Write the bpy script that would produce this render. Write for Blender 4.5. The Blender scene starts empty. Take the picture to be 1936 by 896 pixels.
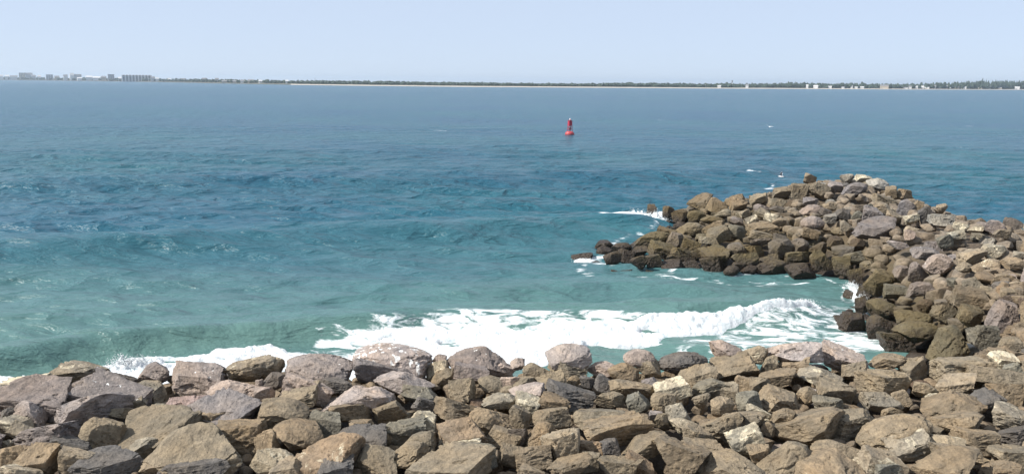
import bpy, math, random
import numpy as np
from mathutils import Matrix, Vector

random.seed(11)
rng = np.random.default_rng(7)
SC = bpy.context.scene
COL = SC.collection
rad = math.radians

# ------------------------------------------------------------------ camera
CAM_H, FPX, IW, IH = 13.4, 1677.0, 1936.0, 896.0
PITCH, ROLL = 9.88, 0.49
cam_data = bpy.data.cameras.new('camera')
cam_data.sensor_width = 36.0
cam_data.lens = 36.0 * FPX / IW
cam_data.clip_start, cam_data.clip_end = 0.5, 40000.0
cam = bpy.data.objects.new('camera', cam_data)
COL.objects.link(cam)
CAM_R = Matrix.Rotation(rad(90 - PITCH), 3, 'X') @ Matrix.Rotation(rad(ROLL), 3, 'Z')
cam.matrix_world = Matrix.Translation((0, 0, CAM_H)) @ CAM_R.to_4x4()
SC.camera = cam

# ------------------------------------------------------------------ sky, sun, exposure
SUN_EL, SUN_AZ = 42.0, -103.0            # azimuth measured from +Y (view direction) towards +X
to_sun = Vector((math.sin(rad(SUN_AZ)) * math.cos(rad(SUN_EL)), math.cos(rad(SUN_AZ)) * math.cos(rad(SUN_EL)), math.sin(rad(SUN_EL))))
world = bpy.data.worlds.new('World')
SC.world = world
world.use_nodes = True
wn = world.node_tree
bg = wn.nodes['Background']
sky = wn.nodes.new('ShaderNodeTexSky')
sky.sky_type = 'NISHITA'
sky.sun_disc = False
sky.sun_elevation = rad(SUN_EL)
sky.sun_rotation = rad(SUN_AZ)
sky.air_density, sky.dust_density, sky.ozone_density = 0.55, 0.30, 4.0
bg.inputs['Strength'].default_value = 0.12
hazy = wn.nodes.new('ShaderNodeMix')          # milky sea air: the clear sky evenly veiled with a pale blue
hazy.data_type = 'RGBA'
hazy.inputs[0].default_value = 0.85
hazy.inputs[7].default_value = (3.58, 4.12, 5.0, 1)
wn.links.new(sky.outputs['Color'], hazy.inputs[6])
wn.links.new(hazy.outputs[2], bg.inputs['Color'])
sl = bpy.data.lights.new('sun', 'SUN')
sl.energy, sl.angle, sl.color = 4.8, rad(0.53), (1.0, 0.96, 0.90)
sun = bpy.data.objects.new('sun', sl)
sun.rotation_euler = to_sun.to_track_quat('Z', 'Y').to_euler()
sun.location = (-40, -20, 60)
COL.objects.link(sun)
SC.view_settings.view_transform = 'Standard'
SC.view_settings.look = 'None'
SC.view_settings.exposure = 0.60
SC.view_settings.gamma = 1.0
SC.render.engine = 'CYCLES'
SC.cycles.use_denoising = True
SC.cycles.max_bounces = 6
SC.cycles.volume_bounces = 0

# ------------------------------------------------------------------ helpers
RM = np.array(CAM_R)

def ray(px, py):
    return RM @ np.array([(px - IW / 2) / FPX, (IH / 2 - py) / FPX, -1.0])

def at(px, py, z=0.0):
    """place in the world of a spot seen at a given height"""
    d = ray(px, py)
    t = (z - CAM_H) / d[2]
    return np.array([d[0] * t, d[1] * t, z])

def at_y(px, py, Y):
    d = ray(px, py)
    t = Y / d[1]
    return np.array([d[0] * t, Y, CAM_H + d[2] * t])

_perm = rng.permutation(512)
_grad = rng.normal(size=(512, 3))
_grad /= np.linalg.norm(_grad, axis=1)[:, None]

def pnoise(p):
    p = np.asarray(p, float)
    i = np.floor(p).astype(int)
    f = p - i
    u = f * f * f * (f * (f * 6 - 15) + 10)
    out = 0
    for dx in (0, 1):
        for dy in (0, 1):
            for dz in (0, 1):
                h = _perm[(_perm[(_perm[(i[:, 0] + dx) & 511] + i[:, 1] + dy) & 511] + i[:, 2] + dz) & 511]
                g = _grad[h]
                d = (f[:, 0] - dx) * g[:, 0] + (f[:, 1] - dy) * g[:, 1] + (f[:, 2] - dz) * g[:, 2]
                w = (u[:, 0] if dx else 1 - u[:, 0]) * (u[:, 1] if dy else 1 - u[:, 1]) * (u[:, 2] if dz else 1 - u[:, 2])
                out = out + d * w
    return out

def fbm(p, oct=4, gain=0.5):
    s, a, q = 0, 1.0, np.asarray(p, float)
    for _ in range(oct):
        s = s + a * pnoise(q)
        q = q * 2.03 + 17.3
        a *= gain
    return s

def fbm2(x, y, sc, oct=4, off=0.0):
    p = np.stack([np.ravel(x) * sc + off, np.ravel(y) * sc - off, np.full(np.size(x), off * 0.37)], 1)
    return fbm(p, oct).reshape(np.shape(x))

def sstep(a, b, x):
    t = np.clip((np.asarray(x, float) - a) / (b - a), 0, 1)
    return t * t * (3 - 2 * t)

def mesh_np(name, V, F, smooth=True):
    """V (n,3), F list/array of equal-length faces"""
    V = np.ascontiguousarray(V, np.float32)
    F = np.ascontiguousarray(F, np.int32)
    m = bpy.data.meshes.new(name)
    k = F.shape[1]
    m.vertices.add(len(V))
    m.vertices.foreach_set('co', V.ravel())
    m.loops.add(F.size)
    m.loops.foreach_set('vertex_index', F.ravel())
    m.polygons.add(len(F))
    m.polygons.foreach_set('loop_start', np.arange(0, F.size, k, dtype=np.int32))
    m.polygons.foreach_set('loop_total', np.full(len(F), k, np.int32))
    m.polygons.foreach_set('use_smooth', np.full(len(F), bool(smooth)))
    m.update(calc_edges=True)
    m.validate()
    return m

def obj(name, mesh, mat=None, parent=None, loc=None):
    o = bpy.data.objects.new(name, mesh)
    COL.objects.link(o)
    if mat is not None and mesh is not None and not mesh.materials:
        mesh.materials.append(mat)
    if parent is not None:
        o.parent = parent
    if loc is not None:
        o.location = loc
    return o

def under(o, parent):
    """parent without moving the child"""
    o.parent = parent
    o.matrix_parent_inverse = Matrix.Translation(-Vector(parent.location))

def tag(o, label=None, cat=None, group=None, kind=None):
    if label: o['label'] = label
    if cat: o['category'] = cat
    if group: o['group'] = group
    if kind: o['kind'] = kind
    return o

class MB:
    """collects simple shapes into one mesh"""
    def __init__(s):
        s.v, s.f = [], []
    def add(s, v, f):
        b = len(s.v)
        s.v += [tuple(p) for p in v]
        s.f += [tuple(i + b for i in q) for q in f]
    def box(s, x0, x1, y0, y1, z0, z1):
        s.add([(x0, y0, z0), (x1, y0, z0), (x1, y1, z0), (x0, y1, z0), (x0, y0, z1), (x1, y0, z1), (x1, y1, z1), (x0, y1, z1)],
              [(0, 3, 2, 1), (4, 5, 6, 7), (0, 1, 5, 4), (1, 2, 6, 5), (2, 3, 7, 6), (3, 0, 4, 7)])
    def tube(s, a, b, r0, r1=None, n=8):
        r1 = r0 if r1 is None else r1
        a, b = Vector(a), Vector(b)
        d = (b - a).normalized()
        u = d.orthogonal().normalized()
        w = d.cross(u)
        v = []
        for c, r in ((a, r0), (b, r1)):
            for k in range(n):
                t = 2 * math.pi * k / n
                v.append(c + u * (r * math.cos(t)) + w * (r * math.sin(t)))
        s.add(v, [(k, (k + 1) % n, n + (k + 1) % n, n + k) for k in range(n)] + [tuple(range(n - 1, -1, -1)), tuple(range(n, 2 * n))])
    def lathe(s, prof, n=24):
        v = []
        for r, z in prof:
            for k in range(n):
                t = 2 * math.pi * k / n
                v.append((r * math.cos(t), r * math.sin(t), z))
        f = []
        for i in range(len(prof) - 1):
            for k in range(n):
                f.append((i * n + k, i * n + (k + 1) % n, (i + 1) * n + (k + 1) % n, (i + 1) * n + k))
        f.append(tuple(range(n - 1, -1, -1)))
        f.append(tuple((len(prof) - 1) * n + k for k in range(n)))
        s.add(v, f)
    def gable(s, x0, x1, y0, y1, z0, z1):
        ym = (y0 + y1) / 2
        s.add([(x0, y0, z0), (x1, y0, z0), (x1, y1, z0), (x0, y1, z0), (x0, ym, z1), (x1, ym, z1)],
              [(0, 1, 5, 4), (2, 3, 4, 5), (0, 4, 3), (1, 2, 5), (0, 3, 2, 1)])
    def build(s, name, mat, parent=None, loc=None, smooth=False):
        m = bpy.data.meshes.new(name)
        m.from_pydata(s.v, [], s.f)
        m.update()
        if smooth:
            m.polygons.foreach_set('use_smooth', [True] * len(m.polygons))
        return obj(name, m, mat, parent, loc)

# ------------------------------------------------------------------ materials
def new_mat(name):
    m = bpy.data.materials.new(name)
    m.use_nodes = True
    nt = m.node_tree
    return m, nt, nt.nodes['Principled BSDF']

class NT:
    """thin wrapper for node graphs"""
    def __init__(s, nt):
        s.nt = nt
    def n(s, t, **kw):
        nd = s.nt.nodes.new(t)
        for k, v in kw.items():
            setattr(nd, k, v)
        return nd
    def put(s, sock, v):
        if isinstance(v, bpy.types.NodeSocket):
            s.nt.links.new(v, sock)
        else:
            sock.default_value = v
    def math(s, op, a, b=0.0, clamp=False):
        nd = s.n('ShaderNodeMath', operation=op, use_clamp=clamp)
        s.put(nd.inputs[0], a); s.put(nd.inputs[1], b)
        return nd.outputs[0]
    def vmath(s, op, a, b):
        nd = s.n('ShaderNodeVectorMath', operation=op)
        s.put(nd.inputs[0], a); s.put(nd.inputs[1], b)
        return nd.outputs[0]
    def noise(s, vec, scale, detail=4, rough=0.55, dist=0.0):
        nd = s.n('ShaderNodeTexNoise')
        s.put(nd.inputs['Vector'], vec)
        nd.inputs['Scale'].default_value = scale
        nd.inputs['Detail'].default_value = detail
        nd.inputs['Roughness'].default_value = rough
        nd.inputs['Distortion'].default_value = dist
        return nd.outputs['Fac']
    def remap(s, v, a, b, c=0.0, d=1.0, smooth=False):
        nd = s.n('ShaderNodeMapRange', interpolation_type='SMOOTHSTEP' if smooth else 'LINEAR')
        s.put(nd.inputs['Value'], v)
        s.put(nd.inputs['From Min'], a); s.put(nd.inputs['From Max'], b)
        s.put(nd.inputs['To Min'], c); s.put(nd.inputs['To Max'], d)
        return nd.outputs[0]
    def mix(s, fac, a, b, blend='MIX'):
        nd = s.n('ShaderNodeMix', data_type='RGBA', blend_type=blend)
        s.put(nd.inputs[0], fac); s.put(nd.inputs[6], a); s.put(nd.inputs[7], b)
        return nd.outputs[2]
    def bump(s, h, strength, dist, normal=None):
        nd = s.n('ShaderNodeBump')
        nd.inputs['Strength'].default_value = strength
        nd.inputs['Distance'].default_value = dist
        s.put(nd.inputs['Height'], h)
        if normal is not None:
            s.put(nd.inputs['Normal'], normal)
        return nd.outputs[0]

def rock_material():
    m, nt, bsdf = new_mat('boulder_stone')
    g = NT(nt)
    oi = g.n('ShaderNodeObjectInfo')
    geo = g.n('ShaderNodeNewGeometry')
    pos = geo.outputs['Position']
    off = g.n('ShaderNodeCombineXYZ')
    for i, k in enumerate((91.0, 57.0, 33.0)):
        g.put(off.inputs[i], g.math('MULTIPLY', oi.outputs['Random'], k))
    isl = g.math('MULTIPLY', geo.outputs['Random Per Island'], 37.0)
    p = g.vmath('ADD', g.vmath('ADD', pos, off.outputs[0]), isl)
    n_big = g.noise(p, 0.8, 3)
    n_mid = g.noise(p, 3.2, 6, 0.62)
    n_fine = g.noise(p, 17.0, 5, 0.65)
    col = oi.outputs['Color']
    # weathering: broad warm / cool drift, mottling, grain
    warm = g.mix(g.remap(n_big, 0.35, 0.65, 0.0, 1.0), (0.90, 0.92, 0.95, 1), (1.10, 1.0, 0.87, 1))
    col = g.mix(0.75, col, warm, 'MULTIPLY')
    v = g.remap(n_mid, 0.3, 0.7, 0.70, 1.28)
    v2 = g.remap(n_fine, 0.3, 0.7, 0.80, 1.20)
    rot = g.n('ShaderNodeVectorRotate', rotation_type='EULER_XYZ')
    g.put(rot.inputs['Vector'], p)
    g.put(rot.inputs['Rotation'], off.outputs[0])
    n_st = g.noise(g.vmath('MULTIPLY', rot.outputs[0], (0.5, 0.5, 5.5)), 1.0, 5, 0.6)
    vv = g.math('MULTIPLY', v, v2)
    vv = g.math('MULTIPLY', vv, g.remap(n_st, 0.3, 0.7, 0.82, 1.16))
    vv = g.math('MULTIPLY', vv, g.remap(geo.outputs['Random Per Island'], 0, 1, 0.84, 1.16))
    cv = g.n('ShaderNodeCombineXYZ')
    for i in range(3):
        g.put(cv.inputs[i], vv)
    col = g.mix(1.0, col, cv.outputs[0], 'MULTIPLY')
    # pale mineral crust, amount set per boulder
    at_c = g.n('ShaderNodeAttribute', attribute_type='OBJECT', attribute_name='crust')
    n_cr = g.noise(p, 1.9, 8, 0.66, 0.6)
    thr = g.math('SUBTRACT', 0.80, g.math('MULTIPLY', at_c.outputs['Fac'], 0.32))
    cr = g.remap(n_cr, thr, g.math('ADD', thr, 0.07))
    col = g.mix(cr, col, (0.60, 0.52, 0.37, 1))
    # bird droppings on upward faces
    at_g = g.n('ShaderNodeAttribute', attribute_type='OBJECT', attribute_name='guano')
    pz = g.vmath('MULTIPLY', p, (1.0, 1.0, 0.35))
    n_gu = g.noise(pz, 5.2, 3, 0.5)
    sep = g.n('ShaderNodeSeparateXYZ')
    g.put(sep.inputs[0], geo.outputs['Normal'])
    thr2 = g.math('SUBTRACT', 0.84, g.math('MULTIPLY', at_g.outputs['Fac'], 0.26))
    gu = g.remap(n_gu, thr2, g.math('ADD', thr2, 0.03))
    gu = g.math('MULTIPLY', gu, g.remap(sep.outputs[2], -0.1, 0.3))
    col = g.mix(gu, col, (0.80, 0.78, 0.73, 1))
    # tide band: algae, then wet black-brown at the waterline
    sp = g.n('ShaderNodeSeparateXYZ')
    g.put(sp.inputs[0], pos)
    zt = g.math('ADD', sp.outputs[2], g.math('MULTIPLY', g.math('SUBTRACT', n_mid, 0.5), 1.1))
    alg = g.math('MULTIPLY', g.remap(zt, 3.0, 1.4), g.remap(n_big, 0.2, 0.45))
    col = g.mix(g.math('MULTIPLY', alg, 0.62), col, (0.105, 0.078, 0.032, 1))
    wet = g.remap(zt, 1.45, 0.65)
    col = g.mix(g.math('MULTIPLY', wet, 0.85), col, (0.030, 0.021, 0.016, 1))
    g.put(bsdf.inputs['Base Color'], col)
    g.put(bsdf.inputs['Roughness'], g.remap(wet, 0, 1, 0.88, 0.38))
    bsdf.inputs['Specular IOR Level'].default_value = 0.35
    n_b2 = g.noise(p, 7.0, 8, 0.62)
    vor = g.n('ShaderNodeTexVoronoi', feature='DISTANCE_TO_EDGE')
    g.put(vor.inputs['Vector'], g.vmath('ADD', p, g.n('ShaderNodeTexNoise').outputs['Color']))
    vor.inputs['Scale'].default_value = 1.1
    crack = g.remap(vor.outputs['Distance'], 0.0, 0.03, 0.0, 1.0)
    nrm = g.bump(n_b2, 0.9, 0.14)
    nrm = g.bump(crack, 0.35, 0.03, nrm)
    nrm = g.bump(n_st, 0.6, 0.08, nrm)
    nrm = g.bump(n_fine, 0.8, 0.035, nrm)
    g.put(bsdf.inputs['Normal'], nrm)
    return m

def plain_mat(name, col, rough=0.8, var=0.15, scale=3.0, metallic=0.0):
    m, nt, bsdf = new_mat(name)
    g = NT(nt)
    geo = g.n('ShaderNodeNewGeometry')
    n = g.noise(geo.outputs['Position'], scale, 4)
    a = tuple(c * (1 - var) for c in col) + (1,)
    b = tuple(min(1, c * (1 + var)) for c in col) + (1,)
    g.put(bsdf.inputs['Base Color'], g.mix(n, a, b))
    bsdf.inputs['Roughness'].default_value = rough
    bsdf.inputs['Metallic'].default_value = metallic
    return m

def sea_material():
    m, nt, bsdf = new_mat('sea_water')
    g = NT(nt)
    geo = g.n('ShaderNodeNewGeometry')
    pos = geo.outputs['Position']
    sp = g.n('ShaderNodeSeparateXYZ')
    g.put(sp.inputs[0], pos)
    silt_face_light = g.n('ShaderNodeAttribute', attribute_type='GEOMETRY', attribute_name='silt_face_light').outputs['Fac']
    foam = g.n('ShaderNodeAttribute', attribute_type='GEOMETRY', attribute_name='foam').outputs['Fac']
    # long-crested chop: stretch the noise along the crests
    mp = g.n('ShaderNodeMapping')
    mp.inputs['Rotation'].default_value = (0, 0, rad(-12))
    mp.inputs['Scale'].default_value = (0.40, 1.0, 1.0)
    g.put(mp.inputs['Vector'], pos)
    q = mp.outputs[0]
    n_patch = g.noise(pos, 0.018, 4, 0.55)
    deep = g.mix(g.remap(n_patch, 0.3, 0.7), (0.004, 0.062, 0.124, 1), (0.007, 0.088, 0.118, 1))
    shallow = (0.118, 0.200, 0.160, 1)  # silty shallows, and the green painted for sun through the breaker face
    col = g.mix(silt_face_light, deep, shallow)
    mp2 = g.n('ShaderNodeMapping')
    mp2.inputs['Rotation'].default_value = (0, 0, rad(-9))
    mp2.inputs['Scale'].default_value = (0.55, 1.0, 1.0)
    g.put(mp2.inputs['Vector'], pos)
    q2 = mp2.outputs[0]
    h1 = g.math('SUBTRACT', 1.0, g.math('ABSOLUTE', g.math('SUBTRACT', g.noise(q2, 0.27, 3, 0.55, 0.3), 0.5)))
    h2 = g.math('SUBTRACT', 1.0, g.math('ABSOLUTE', g.math('SUBTRACT', g.noise(q, 0.75, 4, 0.6, 0.4), 0.5)))
    h0 = g.math('SUBTRACT', 1.0, g.math('ABSOLUTE', g.math('SUBTRACT', g.noise(q2, 0.085, 3, 0.55), 0.5)))
    h3 = g.noise(q, 3.2, 4, 0.6, 0.3)
    far_ = g.remap(sp.outputs[1], 50, 105, 0.24, 1.0)
    h1 = g.math('MULTIPLY', h1, far_)
    h2 = g.math('MULTIPLY', h2, g.remap(sp.outputs[1], 50, 110, 0.50, 1.0))
    nrm = g.bump(h0, 1.0, 3.6)
    nrm = g.bump(h1, 1.0, 2.5, nrm)
    nrm = g.bump(h2, 1.0, 0.85, nrm)
    nrm = g.bump(h3, 1.0, 0.11, nrm)
    # foam lace
    nf = g.noise(q, 1.6, 8, 0.68, 0.8)
    thr = g.math('SUBTRACT', 1.02, foam)
    fm = g.remap(nf, g.math('SUBTRACT', thr, 0.02), g.math('ADD', thr, 0.13))
    fm = g.math('MULTIPLY', fm, g.remap(foam, 0.02, 0.12))
    col = g.mix(fm, col, (0.86, 0.88, 0.88, 1))
    g.put(bsdf.inputs['Base Color'], col)
    g.put(bsdf.inputs['Roughness'], g.math('MAXIMUM', g.remap(sp.outputs[1], 40, 500, 0.30, 0.24), g.math('MULTIPLY', fm, 0.8)))
    bsdf.inputs['IOR'].default_value = 1.333
    bsdf.inputs['Specular IOR Level'].default_value = 0.34
    g.put(bsdf.inputs['Normal'], nrm)
    return m

def foam_material():
    m, nt, bsdf = new_mat('white_foam')
    g = NT(nt)
    geo = g.n('ShaderNodeNewGeometry')
    p = geo.outputs['Position']
    n = g.noise(p, 2.2, 8, 0.7, 0.5)
    g.put(bsdf.inputs['Base Color'], g.mix(g.remap(n, 0.30, 0.52), (0.58, 0.68, 0.69, 1), (0.80, 0.815, 0.815, 1)))
    bsdf.inputs['Roughness'].default_value = 0.75
    bsdf.inputs['Specular IOR Level'].default_value = 0.2
    g.put(bsdf.inputs['Normal'], g.bump(g.noise(p, 4.0, 8, 0.72), 0.9, 0.22))
    return m

M_ROCK = rock_material()
M_SEA = sea_material()
M_FOAM = foam_material()
M_SAND = plain_mat('beach_sand', (0.42, 0.375, 0.31), 0.9, 0.12, 0.02)
M_DUNE = plain_mat('dune_grass', (0.085, 0.085, 0.060), 0.95, 0.3, 0.03)
M_WOOD = plain_mat('far_foliage', (0.040, 0.060, 0.038), 0.9, 0.45, 0.05)
M_GROUND = plain_mat('sandy_ground', (0.30, 0.26, 0.20), 0.95, 0.2, 1.5)

# ------------------------------------------------------------------ terrain of the two rock structures
# foreground revetment: a bench at +4.2 m with its seaward brow along BROW, then a slope into the water
_brow = np.array([at(px, py, 4.2)[:2] for px, py in ((-300, 745), (0, 722), (200, 705), (450, 700), (700, 692), (950, 692), (1200, 690), (1450, 682), (1650, 682), (1800, 690))] + [np.array(q) for q in ((19.5, 32.5), (23.0, 38.0), (27.0, 60.0), (70.0, 64.0))])

def brow_y(x):
    return np.interp(x, _brow[:, 0], _brow[:, 1])

def rev_z(x, y):
    x = np.asarray(x, float); y = np.asarray(y, float)
    b = brow_y(x)
    t = y - b
    z = 4.2 - 0.012 * np.clip(-t, 0, 30)
    return np.where(t > 0, np.maximum(4.2 - 0.52 * t, -2.6), z)

# breakwater: control spots on its surface
_bw = []
for px, py, z in (
    (1130, 492, 0), (1200, 507, 0), (1300, 518, 0), (1400, 527, 0), (1500, 530, 0), (1570, 524, 0), (1612, 545, 0), (1630, 590, 0),
    (1592, 610, 0), (1600, 636, 0), (1655, 647, 0), (1668, 664, 0), (1745, 668, 0.1),
    (1118, 480, 0), (1256, 432, 0.1), (1240, 412, 0), (1262, 396, 0.9),
    (1150, 485, 0.45), (1215, 490, 0.9), (1235, 452, 1.0), (1290, 405, 1.3), (1180, 480, 0.8), (1250, 470, 1.3), (1330, 480, 1.1), (1420, 495, 0.9), (1520, 500, 0.9), (1310, 440, 1.7), (1400, 450, 1.9), (1500, 460, 1.8), (1580, 490, 1.2),
    (1340, 374, 2.1), (1400, 374, 2.5), (1470, 356, 2.9), (1525, 338, 3.7), (1570, 341, 3.9), (1650, 340, 4.0), (1700, 360, 4.0), (1750, 380, 4.0), (1800, 397, 4.0), (1860, 412, 4.0), (1936, 426, 4.0), (2050, 445, 4.0),
    (1400, 410, 2.3), (1500, 410, 2.6), (1500, 380, 2.9), (1600, 380, 3.5), (1600, 430, 2.9), (1650, 460, 3.0), (1700, 420, 3.8), (1800, 450, 4.0), (1900, 500, 4.0),
    (1660, 520, 1.9), (1750, 520, 3.0), (1690, 570, 1.4), (1800, 560, 3.1), (1900, 580, 3.8), (1800, 615, 2.6), (1700, 620, 0.8), (1870, 640, 3.6), (1760, 645, 1.4), (2000, 600, 4.1), (2000, 520, 4.2),
    (1085, 512, -1.3), (1200, 530, -1.3), (1300, 548, -1.4), (1450, 562, -1.5), (1550, 568, -1.3), (1540, 620, -1.3), (1570, 665, -1.2), (1640, 690, -1.2),
    (1060, 470, -1.4), (1150, 440, -1.3), (1200, 432, -0.8), (1180, 400, -1.4), (1230, 375, -1.5)):
    _bw.append(at(px, py, z))
for i in range(len(_bw)):
    pass
_back = [at(px, py, z) for px, py, z in ((1400, 374, 2.5), (1470, 356, 2.9), (1525, 338, 3.7), (1570, 341, 3.9), (1650, 340, 4.0), (1700, 360, 4.0), (1750, 380, 4.0), (1800, 397, 4.0), (1860, 412, 4.0), (1936, 426, 4.0), (2050, 445, 4.0))]
for b, (dx, dy) in zip(_back, ((-4, 8), (-2, 9), (1, 10), (3, 10), (8, 8), (9, 4), (9, 2), (9, 2), (9, 2), (9, 2), (9, 3))):
    _bw.append(np.array([b[0] + dx, b[1] + dy, -1.6]))
_bw = np.array(_bw)

def _tps(r2):
    return np.where(r2 > 1e-9, 0.5 * r2 * np.log(np.maximum(r2, 1e-9)), 0)

_n = len(_bw)
_K = _tps(((_bw[:, None, :2] - _bw[None, :, :2]) ** 2).sum(2)) + np.eye(_n) * 6.0
_P = np.hstack([np.ones((_n, 1)), _bw[:, :2]])
_A = np.block([[_K, _P], [_P.T, np.zeros((3, 3))]])
_w = np.linalg.solve(_A, np.concatenate([_bw[:, 2], np.zeros(3)]))

def bw_z(x, y):
    x = np.asarray(x, float); y = np.asarray(y, float)
    sh = x.shape
    q = np.stack([x.ravel(), y.ravel()], 1)
    out = np.empty(len(q))
    for s in range(0, len(q), 20000):
        c = q[s:s + 20000]
        k = _tps(((c[:, None, :] - _bw[None, :, :2]) ** 2).sum(2))
        out[s:s + 20000] = k @ _w[:_n] + _w[_n] + c @ _w[_n + 1:]
    return np.clip(out, -1.6, 4.4).reshape(sh)

# ------------------------------------------------------------------ sea surface
def line_fn(pts, z):
    a = np.array([at(px, py, z)[:2] for px, py in pts])
    a = a[np.argsort(a[:, 0])]
    s0 = (a[1, 1] - a[0, 1]) / (a[1, 0] - a[0, 0])
    s1 = (a[-1, 1] - a[-2, 1]) / (a[-1, 0] - a[-2, 0])
    a = np.vstack([[a[0, 0] - 300, a[0, 1] - 300 * s0], a, [a[-1, 0] + 300, a[-1, 1] + 300 * s1]])
    return lambda x: np.interp(x, a[:, 0], a[:, 1])

# crest line, height, width of the front (shoreward) face, width of the back, spread along the crest (x0, x1)
BREAKER = line_fn(((0, 673), (200, 642), (400, 619), (560, 608), (700, 602), (900, 592), (1100, 592), (1300, 588), (1440, 578), (1535, 568)), 1.0)
SWELLS = [
    (BREAKER, 1.35, 1.3, 3.6, -200, 17.5),
    (line_fn(((850, 556), (1000, 545), (1150, 538), (1300, 543)), 0.4), 0.5, 1.8, 3.2, -6, 13),
    (line_fn(((0, 605), (250, 588), (500, 572), (700, 562)), 0.3), 0.35, 2.2, 4.0, -60, -6),
    (line_fn(((0, 470), (300, 455), (600, 440), (900, 428), (1200, 421)), 0.6), 1.15, 3.0, 6.0, -200, 14),
    (line_fn(((0, 395), (400, 388), (800, 382), (1200, 372)), 0.5), 0.30, 4.0, 7.0, -200, 18),
    (line_fn(((0, 348), (400, 342), (800, 337), (1200, 332), (1500, 322)), 0.6), 1.2, 5.0, 9.0, -300, 40),
    (line_fn(((0, 288), (600, 283), (1200, 280), (1900, 285)), 0.5), 0.6, 11.0, 16.0, -500, 500),
    (line_fn(((0, 240), (600, 240), (1200, 243), (1900, 248)), 0.5), 0.6, 18.0, 25.0, -900, 900),
]
_chop = []
for k in range(46):
    lam = 0.85 * (11.0 / 0.85) ** rng.random()
    th = rad(-12) + rng.normal() * 0.33
    _chop.append((lam, math.sin(th) * 2 * math.pi / lam, -math.cos(th) * 2 * math.pi / lam, rng.random() * 6.28, 0.0115 * lam ** 0.8))

_wx = np.linspace(-1500, 1500, 9000)

def swell_z(x, y):
    z = np.zeros_like(x)
    wob = 1.0 + 0.3 * fbm2(x, y, 0.05, 2, 3.1)
    for fn, A, wf, wb, x0, x1 in SWELLS:
        d = y - fn(x) + 0.9 * np.interp(x, _wx, fbm2(_wx, _wx * 0, 0.11, 2, A * 9))
        w = np.where(d < 0, wf, wb)
        z += A * wob / np.cosh(np.clip(d / w, -20, 20)) ** 2 * sstep(x0 - 4, x0 + 2, x) * (1 - sstep(x1 - 3, x1 + 3, x))
    return z

def sea_z(x, y, spacing=0.0):
    z = swell_z(x, y)
    near = y < 320
    dface = (y - BREAKER(x))[near]
    calm = 1 - 0.7 * np.exp(-((dface + 1.2) / 1.8) ** 2)
    x, y, z0 = x[near], y[near], z[near]
    if not np.isscalar(spacing):
        spacing = spacing[near]
    for lam, kx, ky, ph, a in _chop:
        fade = 1.0 if np.isscalar(spacing) else 1 - sstep(lam / 4.0, lam / 2.2, spacing)
        s = np.sin(kx * x + ky * y + ph)
        z0 += a * fade * calm * (0.62 + 0.38 * sstep(55, 100, y)) * (s + 0.28 * np.cos(2 * (kx * x + ky * y + ph)))
    z[near] = z0
    return z

def poly_mask(x, y, pts, soft):
    """soft inside-mask of a patch on the water given by its corners"""
    P = np.array([at(px, py, z)[:2] for px, py, z in pts])
    inside = np.zeros(x.shape, bool)
    dist = np.full(x.shape, 1e9)
    n = len(P)
    for i in range(n):
        x1, y1 = P[i]; x2, y2 = P[(i + 1) % n]
        c = (y1 > y) != (y2 > y)
        with np.errstate(divide='ignore', invalid='ignore'):
            xi = (x2 - x1) * (y - y1) / (y2 - y1 + 1e-12) + x1
        inside ^= c & (x < xi)
        dx, dy = x2 - x1, y2 - y1
        t = np.clip(((x - x1) * dx + (y - y1) * dy) / (dx * dx + dy * dy + 1e-9), 0, 1)
        dist = np.minimum(dist, np.hypot(x - x1 - t * dx, y - y1 - t * dy))
    sd = np.where(inside, dist, -dist)
    return sstep(-soft, soft, sd)

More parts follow.
